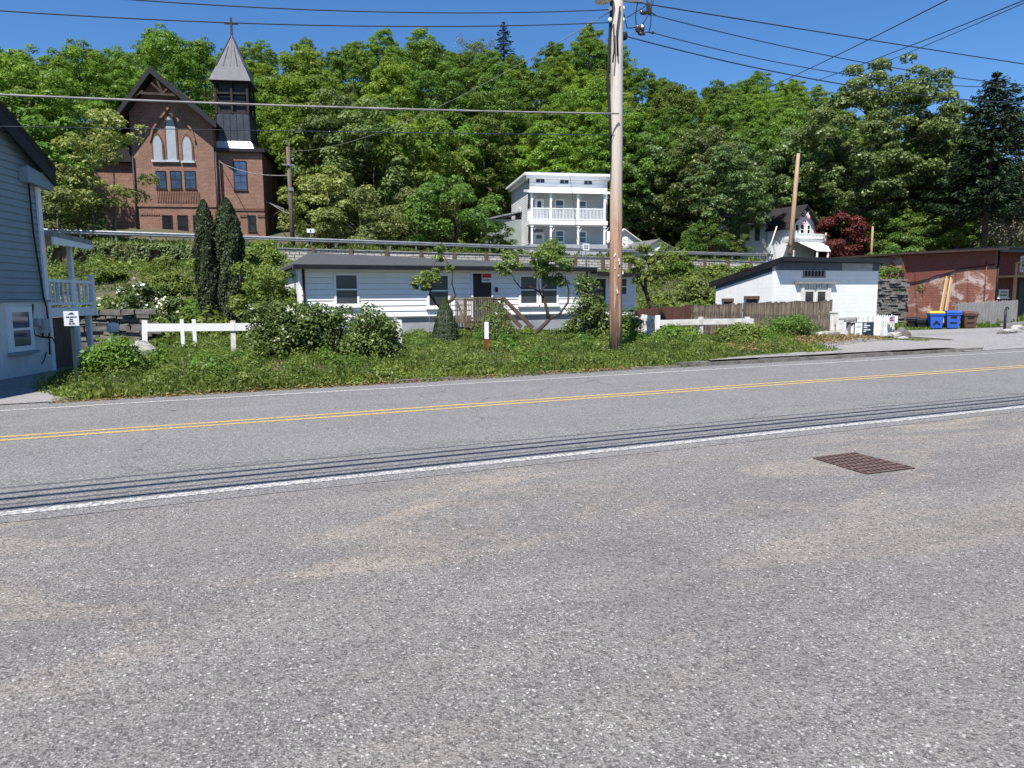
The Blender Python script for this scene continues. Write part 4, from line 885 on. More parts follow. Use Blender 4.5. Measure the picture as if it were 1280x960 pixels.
lancet(208.5,220,145,200,160); lancet(192,203,170,200,180); lancet(229,240,171,201,181)
mb=MB()   # brick hood arch over the lancets
ctr=[(188,176),(191,163),(198,152),(206,142),(214,131),(224,142),(232,152),(240,163),(244,177)]
pts=[(uz(x,y,W)[0],W-.02,uz(x,y,W)[1]) for x,y in ctr]
for a,b in zip(pts,pts[1:]): mb.bar(a,b,.16,.34,(0,1,0))
part(mb,'hood_arch','brick_church',ch,False)
def cwin(x0,x1,y0,y1,k,gl='glass_blue',**kw):
    f=Face('front',k); a0=uz(x0,(y0+y1)/2,k)[0];a1=uz(x1,(y0+y1)/2,k)[0]; b=uz((x0+x1)/2,y1,k)[1]; t=uz((x0+x1)/2,y0,k)[1]
    return window(ch,f,a0,a1,b,t,'dark_trim',gl,.08,True,kw.get('grid',(2,4)),True,.06,sillmat='brown_trim')
for a in ((195,208),(213,227),(231,245)): cwin(a[0],a[1],213.5,236,W)
for a in ((203,216),(222,235),(241.5,254)): cwin(a[0],a[1],269,289.5,W,'glass')
mb=MB(); a0=uz(196,240,W)[0];a1=uz(250,240,W)[0]; zt=uz(222,239,W)[1]; zb=uz(222,253,W)[1]
for i in range(26):
    u=a0+(a1-a0)*i/26; fbox(mb,FF,u,u+(a1-a0)/26*.5,zb,zt,-.01,.07)
part(mb,'corbelled_panel','brick_church',ch)
mb=MB(); zb=uz(222,257,W)[1]; fbox(mb,FF,uL+.02,uR-.02,zb-.12,zb+.12,-.01,.10); zb2=uz(222,268,W)[1]
for i in range(30):
    u=uL+.4+(uR-uL-.8)*i/30; 
    if u<uz(200,268,W)[0] or u>uz(256,268,W)[0]: fbox(mb,FF,u,u+.16,zb2-.09,zb2+.09,-.01,.07)
part(mb,'string_course','brick_church',ch)
mb=MB(); mb.tube([(uL+.1,W-.12,-1),(uL+.1,W-.12,uz(166,196,W)[1])],.09,6); part(mb,'downspout','dark_trim',ch,False)
mb=MB(); mb.tube([(uR+.16,W-.05,-1),(uR+.16,W-.05,uz(270,190,W)[1])],.13,6); part(mb,'downspout','dark_trim',ch,False)
# left low wing
mb=MB(); ul=uz(120,250,1.2)[0]; zt=uz(140,203,1.2)[1]; mb.box(ul,uL,1.2,9,-2,zt); part(mb,'side_wing','brick_church',ch)
mb=MB(); mb.prism([(ul-.4,.7,zt),(uL,.7,zt),(uL,.7,zt+1.6)],(0,8.6,0)); part(mb,'roof','roof_dark',ch)
# tower base block and shaded side wall
zc=uz(300,190,0)[1]
mb=MB(); mb.box(uR-.02,0,0,6.5,-1.5,zc); part(mb,'tower_base','brick_church',ch)
mb=MB(); mb.box(uR,.35,-.35,6.6,zc-.02,zc+.28); part(mb,'eave_band','dark_trim',ch)
cwin(292,309,201,238,0); cwin(310,320,269,289,0,'glass')
mb=MB(); f0=Face('front',0); zb=uz(300,262,0)[1]; fbox(mb,f0,uR+.3,-.0,zb-.12,zb+.12,-.01,.08); zb=uz(300,270,0)[1]
for a,b in ((275,288),(300,309),(322,331)):
    fbox(mb,f0,uz(a,270,0)[0],uz(b,270,0)[0],zb-.1,zb+.12,-.01,.07)
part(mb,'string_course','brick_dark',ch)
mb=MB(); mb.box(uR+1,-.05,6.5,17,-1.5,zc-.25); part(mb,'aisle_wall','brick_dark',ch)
mb=MB(); mb.hexa([(.7,6.4,zc-.5),(.7,17.6,zc-.5),(uR,17.6,zc+2.6),(uR,6.4,zc+2.6),(.7,6.4,zc-.25),(.7,17.6,zc-.25),(uR,17.6,zc+2.85),(uR,6.4,zc+2.85)]); part(mb,'roof','roof_dark',ch)
fr=Face('right',0)
mb=MB()
for vv in (3.0,5.6,8.4,11.2,14): fbox(mb,fr,vv,vv+.45,-1.4,zc-.6,-.06,.25)
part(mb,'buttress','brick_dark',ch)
for vv in (6.6,9.4,12.2): window(ch,fr,vv,vv+.8,2.6,5.4,'dark_trim','glass',.08,False,None,False,.05)
zw=F_.vz(345,258,.8)[1]
mb=MB(); mb.hexa([(.0,1.0,zw+.3),(0,3.4,zw+.3),(1.6,3.4,zw-.35),(1.6,1.0,zw-.35),(0,1.0,zw+.42),(0,3.4,zw+.42),(1.6,3.4,zw-.23),(1.6,1.0,zw-.23)]); pc=part(mb,'entrance_canopy','galvanised',ch)
for yy_ in (1.2,3.2): mb=MB(); mb.bar((.05,yy_,zw-1.2),(1.4,yy_,zw-.3),.12); part(mb,'bracket','brown_trim',pc,False)
mb=MB(); fbox(mb,fr,1.4,3.0,-.6,zw-.25,-.01,.06); part(mb,'door','door_brown',ch)
v0,z0=F_.vz(366,214,-1.2); v1,z1=F_.vz(366,171,-1.2)
mb=MB(); mb.box(-1.75,-.65,v0-.5,v0+.55,zc,z1); mb.box(-1.83,-.57,v0-.58,v0+.63,z1-.35,z1-.1); part(mb,'chimney','brick_church',ch)
# steeple
TV=.6; tl=uz(268.5,150,TV)[0]; tr=uz(312.5,150,TV)[0]; tc=(tl+tr)/2; hw=(tr-tl)/2; vc=TV+hw
zs0=uz(290,186,TV)[1]; zs1=uz(290,180,TV)[1]; zb0=uz(290,142,TV)[1]; zb1=uz(290,104,TV)[1]; zsp=uz(284,99,TV)[1]; zap=uz(284,43,vc)[1]
def ring(k,z): return [(tc-k,vc-k,z),(tc+k,vc-k,z),(tc+k,vc+k,z),(tc-k,vc+k,z)]
mb=MB(); mb.hexa(ring(hw,zs0)+ring(hw*.93,zb0)); 
for s in range(4):
    for t in (-1,-.6,-.2,.2,.6,1):
        a=Vector((tc,vc,0)); 
        for zz in (0,): 
            p0={0:(t,-1),1:(t,1),2:(-1,t),3:(1,t)}[s]
            mb.bar((tc+p0[0]*hw*1.0,vc+p0[1]*hw*1.0,zs1),(tc+p0[0]*hw*.935,vc+p0[1]*hw*.935,zb0),.09)
tw=part(mb,'tower_shaft','roof_metal',ch)
mb=MB(); k0=hw*1.17; mb.hexa(ring(k0,zs0-.02)+ring(hw*1.0,zs1+.25)); part(mb,'skirt_flashing','flash_metal',ch)
mb=MB(); kb=hw*.90
mb.box(tc-kb*.82,tc+kb*.82,vc-kb*.82,vc+kb*.82,zb0,zb1+.4); part(mb,'belfry_core','dark_trim',ch)
mb=MB()
for sx in (-1,0,1):
    for sy in (-1,0,1):
        if sx or sy: mb.box(tc+sx*kb-.10,tc+sx*kb+.10,vc+sy*kb-.10,vc+sy*kb+.10,zb0+.02,zb1+.3)
for z in (zb0+.02,zb0+1.0,zb0+1.75):
    for s in (-1,1):
        mb.box(tc-kb+.13,tc-.13,vc+s*kb-.06,vc+s*kb+.06,z,z+.16); mb.box(tc+.13,tc+kb-.13,vc+s*kb-.06,vc+s*kb+.06,z,z+.16)
        mb.box(tc+s*kb-.06,tc+s*kb+.06,vc-kb+.13,vc-.13,z,z+.16); mb.box(tc+s*kb-.06,tc+s*kb+.06,vc+.13,vc+kb-.13,z,z+.16)
part(mb,'belfry_frame','roof_dark',ch)
mb=MB(); ks=hw*1.18; kt=hw*.80; zt2=zsp+1.25
mb.hexa(ring(ks,zsp-.15)+ring(kt,zt2)); b=len(mb.v); mb.add(ring(kt,zt2+.001)+[(tc,vc,zap)],[(0,1,4),(1,2,4),(2,3,4),(3,0,4)])
for sx,sy in ((0,-1),(0,1),(1,0),(-1,0)):
    for t in (-.5,0,.5):
        p=(tc+(sx or t)*kt,vc+(sy or t)*kt,zt2); q_=Vector(p).lerp(Vector((tc,vc,zap)),.62 if t else .97); mb.bar(p,q_,.07)
for c4 in ring(kt,zt2): mb.bar(c4,(tc,vc,zap),.10)
part(mb,'spire','spire_metal',ch)
mb=MB(); zx=uz(284,22,vc)[1]; mb.bar((tc,vc,zap-.5),(tc,vc,zx),.17); zm=zap+(zx-zap)*.66; mb.bar((tc-.62,vc-.003,zm),(tc+.62,vc-.003,zm),.15); part(mb,'cross','brown_trim',ch,False)
cp=grounded(366,300,51.4); zt=onY(364,184,51.4).z
t=thing('utility_pole','thin grey-brown pole behind the guard rail in front of the church\'s side','pole',cp)
MB().tube([(0,0,-.3),(-.02,0,(zt-cp[2])*.5),(-.05,0,zt-cp[2])],[.17,.15,.13],8).build('shaft','pole_dark',t)
MB().bar((-.5,-.16,zt-cp[2]-1.2),(.3,-.16,zt-cp[2]-1.2),.1).box(-.15,.15,-.2,-.1,zt-cp[2]-2.9,zt-cp[2]-2.7).build('crossarm','galvanised',t)
CHP=Vector((cp[0]-.05,cp[1],zt-.25))

# ------------------------------------------------------------------ grey porch house
G=Frame(atD(662,305,66),R(-12)); gh=thing('grey_house','pale grey two-storey house with white double porch and flat roof, behind the guard rail','house',G.O,G.a)
gu=G.uz; uE=gu(757,270,0)[0]+.15; zt=gu(660,218,-.4)[1]; dep=max(6.5,G.vz(633.5,247,-.5)[0])
mb=MB(); mb.box(0,uE,0,dep,-1.5,zt); part(mb,'wall','clap_grey',gh)
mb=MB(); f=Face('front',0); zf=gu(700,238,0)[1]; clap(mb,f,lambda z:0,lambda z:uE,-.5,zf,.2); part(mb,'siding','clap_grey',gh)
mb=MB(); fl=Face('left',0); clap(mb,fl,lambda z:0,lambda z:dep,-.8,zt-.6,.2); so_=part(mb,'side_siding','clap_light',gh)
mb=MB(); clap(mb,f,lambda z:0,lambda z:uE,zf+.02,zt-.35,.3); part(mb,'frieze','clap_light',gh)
ov=.55
mb=MB(); mb.box(-ov,uE+ov*.6,-ov,dep+.3,zt-.02,zt+.16); mb.box(-ov*.6,uE+ov*.4,-ov*.6,dep+.2,zt-.30,zt-.021); part(mb,'cornice','white_paint',gh)
mb=MB(); mb.box(-ov+.1,uE+ov*.5,-ov+.1,dep+.2,zt+.161,zt+.22); part(mb,'roof','galvanised',gh)
Z8=lambda x,y:(600+x/4.923,180+y/4.923)
def gwin(x0,x1,y0,y1,k=0,**kw):
    p=[Z8(x0,y0),Z8(x1,y1)]; a0,t_=gu(*p[0],k); a1,b_=gu(*p[1],k); 
    return window(gh,Face('front',k),a0,a1,b_,t_,kw.get('fm','white_paint'),kw.get('gl','glass_blue'),kw.get('fw',.1),kw.get('sash',True),kw.get('grid'),kw.get('sill',True),.06)
for a in ((340,400,210,243),(488,548,216,249),(636,692,222,254)): gwin(*a,fm='clap_light',gl='glass',sash=False,fw=.06,grid=(2,1))
gwin(460,518,340,425); gwin(608,655,348,428); gwin(460,518,530,606); gwin(608,655,536,612)
for (x0,x1,y0,y1) in ((336,392,338,455),(330,395,548,618)):
    a0,t_=gu(*Z8(x0,y0),0);a1,b_=gu(*Z8(x1,y1),0); m1=MB(); 
    for q0,q1,r0,r1 in ((a0,a0+.12,b_,t_),(a1-.12,a1,b_,t_),(a0+.12,a1-.12,t_-.12,t_)): fbox(m1,f,q0,q1,r0,r1,-.01,.07)
    d=part(m1,'door','white_paint',gh); m2=MB(); fbox(m2,f,a0+.12,a1-.12,b_,t_-.12,-.01,.045); part(m2,'door_panel','block_white' if y0>500 else 'white_paint',d)
    m3=MB(); fbox(m3,f,a0+.25,a1-.25,b_+(t_-b_)*.5,t_-.2,.04,.055); part(m3,'pane','glass',d)
pv=-1.8; cols=[Z8(318,0)[0],Z8(435,0)[0],Z8(603,0)[0],Z8(766,0)[0]]
ucs=[gu(x,265,pv)[0] for x in cols]; zpr=gu(700,242,pv)[1]; zfl=gu(700,276,pv)[1]; zfb=gu(700,281,pv)[1]; zr=gu(700,260.5,pv)[1]
mb=MB(); mb.hexa([(ucs[0]-.35,pv-.3,zpr),(ucs[3]+.45,pv-.3,zpr),(ucs[3]+.45,-.01,zpr+.35),(ucs[0]-.35,-.01,zpr+.35),(ucs[0]-.35,pv-.3,zpr+.2),(ucs[3]+.45,pv-.3,zpr+.2),(ucs[3]+.45,-.01,zpr+.55),(ucs[0]-.35,-.01,zpr+.55)]); part(mb,'porch_roof','white_paint',gh)
mb=MB(); mb.box(ucs[0]-.25,ucs[3]+.25,pv-.2,-.02,zfb,zfl); part(mb,'balcony_floor','white_paint',gh)
mb=MB(); mb.box(ucs[0]-.25,ucs[3]+.25,pv-.2,-.02,-1.3,-.15); part(mb,'porch_floor','block_grey',gh)
for u in ucs:
    m1=MB(); 
    for zz0,zz1 in ((-.15,zfb),(zfl,zpr)):
        m1.box(u-.08,u+.08,pv-.08,pv+.08,zz0,zz1); m1.box(u-.14,u+.14,pv-.14,pv+.14,zz1-.22,zz1-.12)
        m1.bar((u,pv,zz1-.75),(u+.4,pv,zz1-.2),.05)
    part(m1,'column','white_paint',gh,False)
for a,b in zip(ucs,ucs[1:]):
    m1=MB(); m1.box(a+.08,b-.08,pv-.04,pv+.04,zr-.06,zr+.03); m1.box(a+.08,b-.08,pv-.03,pv+.03,zfl+.08,zfl+.15); n=int((b-a)/.13)
    for i in range(1,n): x=a+(b-a)*i/n; m1.box(x-.025,x+.025,pv-.02,pv+.02,zfl+.15,zr-.06)
    part(m1,'railing','white_paint',gh,False)
m1=MB(); 
for z0_,z1_ in ((zr-.06,zr+.03),(zfl+.08,zfl+.15)): m1.box(ucs[0]-.03,ucs[0]+.03,pv+.1,-.02,z0_,z1_)
for i in range(1,12): y=pv+.1+(1.7)*i/12; m1.box(ucs[0]-.02,ucs[0]+.02,y-.025,y+.025,zfl+.15,zr-.06)
part(m1,'railing','white_paint',gh,False)
vv,zz=G.vz(649.5,259,0); vv2,zz2=G.vz(647.5,281,0); window(gh,fl,vv-.35,vv+.45,zz2,zz,'white_paint','glass',.12,True,None,True,.06)
m1=MB(); m1.tube([(-.08,-.1,zt-.3),(-.08,-.1,-1)],.06,6); part(m1,'downspout','dark_trim',gh,False)
sg=gu(*Z8(312,525),pv); sg2=gu(*Z8(390,540),pv)
m1=MB(); m1.box(sg[0],sg2[0],pv-.05,pv+.03,sg2[1],sg[1]); part(m1,'sign_board','dark_trim',gh)
m1=MB(); m1.box(-3.2,0,3.5,6.2,-1,2.6); a_=part(m1,'rear_annex','wing_green',gh); m1=MB(); m1.hexa([(-3.5,3.2,2.5),(0,3.2,3.3),(0,6.4,3.3),(-3.5,6.4,2.5),(-3.5,3.2,2.65),(0,3.2,3.45),(0,6.4,3.45),(-3.5,6.4,2.65)]); part(m1,'roof','galvanised',a_)

# ------------------------------------------------------------------ small gabled sheds behind the rail
def shed(name,label,apex,eL,eR,Y,depth,roofm,wallm):
    A_=onY(*apex,Y); L_=onY(*eL,Y); R_=onY(*eR,Y); z0=hz(A_.x,Y)-.5; t=thing(name,label,'shed',(A_.x,Y,z0))
    a=A_.x; zA_=A_.z-z0; l=L_.x-a; r=R_.x-a; zl=L_.z-z0; zr_=R_.z-z0; o=.25
    m=MB(); m.prism([(l+o,0,0),(r-o,0,0),(r-o,0,zr_+.05),(0,0,zA_-.12),(l+o,0,zl+.05)],(0,depth,0)); part(m,'wall',wallm,t)
    for e,ze in ((l,zl),(r,zr_)):
        m=MB(); m.hexa([(0,-.3,zA_-.10),(0,depth+.3,zA_-.10),(e,depth+.3,ze-.10),(e,-.3,ze-.10),(0,-.3,zA_),(0,depth+.3,zA_),(e,depth+.3,ze),(e,-.3,ze)]); part(m,'roof',roofm,t)
    m=MB(); m.box(-.6,.6,-.04,.02,.2,2.2); part(m,'door','white_paint',t)
    return t
shed('garden_shed','small white gabled shed just above the guard rail, right of the tall pole',(822,299),(799,312),(843,311),60.5,4,'galvanised','white_paint')
shed('garden_shed','white-roofed shed half hidden by leaves, touching the right of the tall pole',(779,286),(758,303),(801,302),66,5,'awning','clap_light')

# ------------------------------------------------------------------ white balcony house on the right
V=Frame(atD(990,318,66),R(6)); vh=thing('white_house','white gabled house with small balcony over a white awning, right of the leaning pole','house',V.O,V.a); vu=V.uz
u0,_=vu(986,300); u1,_=vu(1019,300); ua,za=vu(1004,256); zeL=vu(986,282)[1]; zeR=vu(1020,282)[1]
m=MB(); m.prism([(u0,0,-1.5),(u1,0,-1.5),(u1,0,zeR),(ua,0,za-.15),(u0,0,zeL)],(0,8,0)); part(m,'gable_wall','clap_light',vh)
for e,ze in ((u0-.3,zeL-.25),(u1+.3,zeR-.25)):
    m=MB(); m.hexa([(ua,-.5,za-.15),(ua,8,za-.15),(e,8,ze-.1),(e,-.5,ze-.1),(ua,-.5,za),(ua,8,za),(e,8,ze+.05),(e,-.5,ze+.05)]); part(m,'roof','roof_dark',vh)
wl=vu(922,300,2.5)[0]; zw=vu(950,281,2.5)[1]
m=MB(); m.box(wl,u0-.01,2.5,5,-1.5,zw); part(m,'side_wing','wing_green',vh)
m=MB(); m.hexa([(wl-.3,2,zw),(u0,2,zw),(u0,5.3,zw+1.2),(wl-.3,5.3,zw+1.2),(wl-.3,2,zw+.15),(u0,2,zw+.15),(u0,5.3,zw+1.35),(wl-.3,5.3,zw+1.35)]); part(m,'roof','roof_dark',vh)
fw_=Face('front',2.5)
for x0,x1,y0,y1 in ((931,936,286,301),(944,949,284,301),(962,967,285,301)):
    a0,t_=vu(x0,y0,2.5);a1,b_=vu(x1,y1,2.5); window(vh,fw_,a0,a1,b_,t_,'dark_trim','glass',.06,True,None,False)
fv=Face('front',0)
for x0,x1,y0,y1 in ((993.5,998,280,296),(1000,1004.5,280,294),(1008.5,1012,281,293),(1000.5,1006,265,272)):
    a0,t_=vu(x0,y0);a1,b_=vu(x1,y1); window(vh,fv,a0,a1,b_,t_,'white_paint','glass',.06,True,None,False)
b0=vu(995,298,-1.6)[0]; b1=vu(1033,298,-1.6)[0]; zf1=vu(1015,299,-1.6)[1]; zf0=vu(1015,303,-1.6)[1]; zrl=vu(1015,292,-1.6)[1]
m=MB(); m.box(b0,b1,-1.6,-.01,zf0,zf1); part(m,'balcony_floor','clap_grey',vh)
m=MB(); m.box(b0,b1,-1.6,-1.52,zrl-.08,zrl); m.box(b0,b1,-1.6,-1.54,zf1+.06,zf1+.12); n=20
for i in range(n+1): x=b0+.05+(b1-b0-.1)*i/n; m.box(x-.04,x+.04,-1.59,-1.53,zf1+.12,zrl-.08)
for x in (b0,b1-.12): m.box(x,x+.12,-1.62,-1.5,zf1,zrl+.15)
part(m,'railing','white_paint',vh,False)
a0=vu(999,304,-1.7)[0]; a1=vu(1034,304,-1.7)[0]; a2=vu(1041,314,-3.4)[0]; zz0=vu(1015,303,-1.7)[1]; zz1=vu(1020,313,-3.4)[1]
m=MB(); m.hexa([(a0,-1.62,zz0-.05),(a1,-1.62,zz0-.05),(a2,-3.2,zz1-.05),(a0+.6,-3.2,zz1-.05),(a0,-1.62,zz0),(a1,-1.62,zz0),(a2,-3.2,zz1),(a0+.6,-3.2,zz1)]); part(m,'awning','awning',vh)
for x in (a0+.7,a2-.25): m=MB(); m.box(x-.06,x+.06,-3.15,-3.03,-1.5,zz1-.04); part(m,'awning_post','white_paint',vh)
pf=vu(1004,277,-.8); 
fl_=thing('flag','small red and white flag hanging on the white house\'s gable','flag',V.w(pf[0],-.1,pf[1]+.5),V.a)
MB().tube([(0,0,-.4),(.35,-1.3,.55)],.025,6).build('pole','brown_trim',fl_)
for k,cc in enumerate(('sign_red','sign_white','sign_red','sign_white','sign_red')):
    m=MB(); pa=[]; 
    for i in range(7): t_=i/6; pa.append((.33-.22*t_+.04*math.sin(5*t_),-1.2+.15*math.sin(6*t_+k),.45-.85*t_-.16*k*(.6)))
    for i in range(6):
        p,q_=Vector(pa[i]),Vector(pa[i+1]); d=Vector((-.13,.02,-.1)); m.quad(p,q_,q_+d,p+d)
    m.v=[(x+ -.13*k,y,z) for x,y,z in m.v]; m.build('stripe',cc,fl_)

# ------------------------------------------------------------------ bungalow
BY=26.35; B_=Frame((0,BY,0),0); bu=B_.uz
bg0=thing('bungalow','long low white clapboard bungalow with dark roof, weeds all round','house',(3.0,BY,0)); OX=3.0
def bl(px,py,v=0): u,z=bu(px,py,v); return u-OX,z
x0=bl(374.5,370)[0]; x1=bl(735.5,370)[0]; x2=bl(795.5,370)[0]; zb=.92; ze=bl(560,332,-.6)[1]
zbr=.80
m=MB(); m.box(x0,x1,0,5.0,zb-.02,ze-.05); m.box(x1,x2,.12,5.0,zbr-.02,ze-.25); part(m,'wall','clap_white',bg0)
m=MB(); f=Face('front',0); clap(m,f,lambda z:x0,lambda z:x1,zb,ze-.05,.215,.004,.045); fb=Face('front',.12); clap(m,fb,lambda z:x1+.05,lambda z:x2,zbr,ze-.2,.215,.004,.045); fr_=Face('right',x2); clap(m,fr_,lambda z:.12,lambda z:5.2,zbr,ze-.2,.215); part(m,'siding','clap_white',bg0)
m=MB(); m.box(x0+.06,x2-.06,.16,5.1,-.2,zbr-.025); m.box(x0+.06,x1,.06,.15,-.2,zb-.025); part(m,'foundation','block_grey',bg0)
m=MB(); 
for xx,o in ((x0-.02,0),(x1-.03,0),(x2-.08,.12)): m.box(xx,xx+.10,o-.045,o+.02,zb-.12,ze-.06 if o==0 else ze-.22)
part(m,'corner_board','white_paint',bg0)
# roof: low pitch, ridge sags towards the right end
OV=.42; e0=bl(366,330,-OV); e1=bl(735.5,334,-OV); rz0=onY(384,315.5,BY+3.2).z; rz1=onY(733,330.5,BY+3.2).z
def roof(xa,xb,za,zb_,ra,rb,name,back=True,ov=OV,xr=None):
    xr=xa if xr is None else xr; m=MB(); t=.10; D=Vector((0,0,-t))
    E0,E1,R1,R0,B1,B0=[Vector(p) for p in ((xa,-ov,za),(xb,-ov,zb_),(xb,3.2,rb),(xr,3.2,ra),(xb,6.2,zb_),(xa,6.2,za))]
    m.hexa([E0+D,E1+D,R1+D,R0+D,E0,E1,R1,R0]); m.hexa([R0+D,R1+D,B1+D,B0+D,R0,R1,B1,B0])
    if xr>xa: m.add([E0,R0,B0,E0+D,B0+D],[(0,1,2),(0,2,4,3)])
    r_=part(m,name,'shingle',bg0)
    g_=MB(); g_.hexa([(xa,-ov-.09,za-.17),(xb,-ov-.09,zb_-.17),(xb,-ov-.002,zb_-.17),(xa,-ov-.002,za-.17),(xa,-ov-.10,za-.02),(xb,-ov-.10,zb_-.02),(xb,-ov-.002,zb_-.02),(xa,-ov-.002,za-.02)]); part(g_,'gutter','dark_trim',r_)
    s_=MB(); s_.hexa([(xa+.02,-ov+.0,za-.14),(xb-.02,-ov+.0,zb_-.14),(xb-.02,-.005,zb_-.14),(xa+.02,-.005,za-.14),(xa+.02,-ov+.0,za-.105),(xb-.02,-ov+.0,zb_-.105),(xb-.02,-.005,zb_-.105),(xa+.02,-.005,za-.105)]); part(s_,'soffit','white_paint',r_)
roof(e0[0],x1+.12,e0[1],e1[1],rz0,rz1,'roof',xr=onY(387,315.5,BY+3.2).x-OX)
e2=bl(736,338.5,-.5);e3=bl(800,340.5,-.5); roof(x1+.13,e3[0],e2[1]-.02,e3[1]-.02,rz1-.18,rz1-.45,'roof_extension',ov=.5)
def bwin(a,b,c,d,k=0,**kw):
    a0,t_=bl(a,c,k);a1,b_=bl(b,d,k); return window(bg0,Face('front',k),a0,a1,b_,t_,kw.get('fm','white_paint'),kw.get('gl','glass_screen'),kw.get('fw',.075),kw.get('sash',True),kw.get('grid'),True,.085)
bwin(416.5,449,341.5,382); bwin(533,562,342.5,384); bwin(648,672,343.5,381); bwin(673.5,697,343.5,381); bwin(774,783.5,346.5,370,.12)
a0,t_=bl(588,339.5);a1,b_=bl(616,403); m=MB()
for q_ in ((a0,a0+.07,b_,t_),(a1-.07,a1,b_,t_),(a0+.07,a1-.07,t_-.07,t_)): fbox(m,f,*q_,-.01,.085)
d=part(m,'front_door','white_paint',bg0); m=MB(); fbox(m,f,a0+.07,a1-.07,b_,t_-.07,-.01,.066); part(m,'door_leaf','door_dark',d); m=MB(); fbox(m,f,a0+.16,a0+.19,b_+.8,b_+1.0,.06,.09); part(m,'handle','galvanised',d)
q0=bl(602,341.5,-.06);q1=bl(614.5,353,-.06); zm=(q0[1]*.45+q1[1]*.55)
nt_=thing('door_notice','red and white notice taped to the bungalow\'s dark front door','notice',(OX+q0[0],BY-.07,q1[1]))
m=MB(); m.box(0,q1[0]-q0[0],-.012,0,0,q0[1]-q1[1]); m.build('sheet','sign_white',nt_)
m=MB(); m.box(.02,q1[0]-q0[0]-.02,-.018,-.0125,zm-q1[1]+.02,q0[1]-q1[1]-.02); m.build('red_band','sign_red',nt_)
m=MB(); [m.box(.06,(q1[0]-q0[0])*k,-.018,-.0125,.06+.05*i,.08+.05*i) for i,k in enumerate((.8,.9))]; m.build('print','sign_ink',nt_)
a0,t_=bl(738.5,346.5,.12);a1,b_=bl(757.5,402,.12); m=MB()
for q_ in ((a0,a0+.07,b_,t_),(a1-.07,a1,b_,t_),(a0+.07,a1-.07,t_-.07,t_)): fbox(m,fb,*q_,-.01,.085)
d=part(m,'side_door','white_paint',bg0); m=MB(); fbox(m,fb,a0+.07,a1-.07,b_,t_-.07,-.01,.066); part(m,'door_leaf','door_dark',d)
m=MB(); w_=(a1-a0-.14); 
for i in range(2):
    for j in range(3): fbox(m,fb,a0+.07+w_*(.16+.36*i),a0+.07+w_*(.16+.36*i+.3),t_-.3-.34*j-.24,t_-.3-.34*j+.02,.064,.072)
part(m,'door_lights','glass',d)
m=MB(); m.box(bl(618.5,361)[0],bl(621,361)[0],-.12,-.02,bl(620,365)[1],bl(620,359)[1]); part(m,'porch_lamp','dark_trim',bg0)
for xx,rr_ in ((x0+.15,.045),(x1-.12,.03)): m=MB(); m.tube([(xx,-.1,ze-.15),(xx,-.1,zb-.4)],rr_,6); part(m,'downspout','dark_trim',bg0,False)
# wooden stoop with stairs (a part of the house that stands in front of the door)
sx0=bl(583,385,-1.3)[0]; sx1=bl(629,385,-1.3)[0]; zd=bl(605,401.5,-1.3)[1]; zt_=bl(605,371.5,-1.3)[1]
st=thing('wooden_stoop','brown wooden stoop with balusters and a stair rail running down to the right','stoop',(OX+sx0,BY-1.3,0)); L_=sx1-sx0
m=MB(); 
for i in range(9): m.box(-.1,L_+.02,i*.14,i*.14+.13,zd-.05,zd)
m.box(-.12,L_+.05,-.06,-.02,zd-.22,zd-.052); m.build('deck','wood_brown',st)
m=MB(); [m.box(x,x+.09,y,y+.09,-.1,zd-.06) for x in (-.06,L_*.5,L_-.09) for y in (.02,1.1)]; m.build('deck_post','wood_brown',st)
m=MB(); 
for i in range(9): x=L_*i/8.; m.box(x-.09,x+.02,.10,.115,-.1,zd-.25)
m.build('lattice_skirt','wood_brown',st)
m=MB(); m.box(-.06,L_+.02,-.05,.05,zt_-.04,zt_); m.box(-.03,L_,-.02,.02,zt_-.14,zt_-.05); m.box(-.03,L_,-.02,.02,zd+.08,zd+.16); m.box(-.06,.03,.06,1.2,zt_-.04,zt_-.001); m.box(-.03,.0,.06,1.2,zd+.08,zd+.16)
n=12
for i in range(n+1): x=.0+(L_-.45)*i/n; m.box(x-.018,x+.018,-.05,-.021,zd-.02,zt_-.045)
for i in range(9): y=.1+1.05*i/8; m.box(-.05,-.031,y-.018,y+.018,zd-.02,zt_-.045)
m.build('railing','wood_grey',st)
m=MB(); 
for x in (-.02,L_-.40,L_-.02): m.box(x-.045,x+.045,.021,.10,zd-.02,zt_-.045)
m.build('post','wood_brown',st)
xe,zE=bl(666,410,-1.3); xe-=sx0; m=MB(); m.bar((L_-.02,.0,zt_-.03),(xe,.0,zE),.09,.14); part(m,'stair_rail','wood_brown',st,False); m=MB(); m.bar((L_-.02,1.1,zt_-.03),(xe,1.1,zE),.09,.14); part(m,'stair_rail','wood_brown',st,False); m=MB(); m.bar((L_,.06,zd-.1),(xe-.25,.06,zE-.55),.05,.26); part(m,'stringer','wood_brown',st,False)
m=MB(); 
for i in range(4): x=L_+.06+(xe-L_-.2)*i/4; z=zd-.2-(zd-.25)*i/4; m.box(x,x+.30,.09,1.05,z-.04,z)
m.build('tread','wood_grey',st)
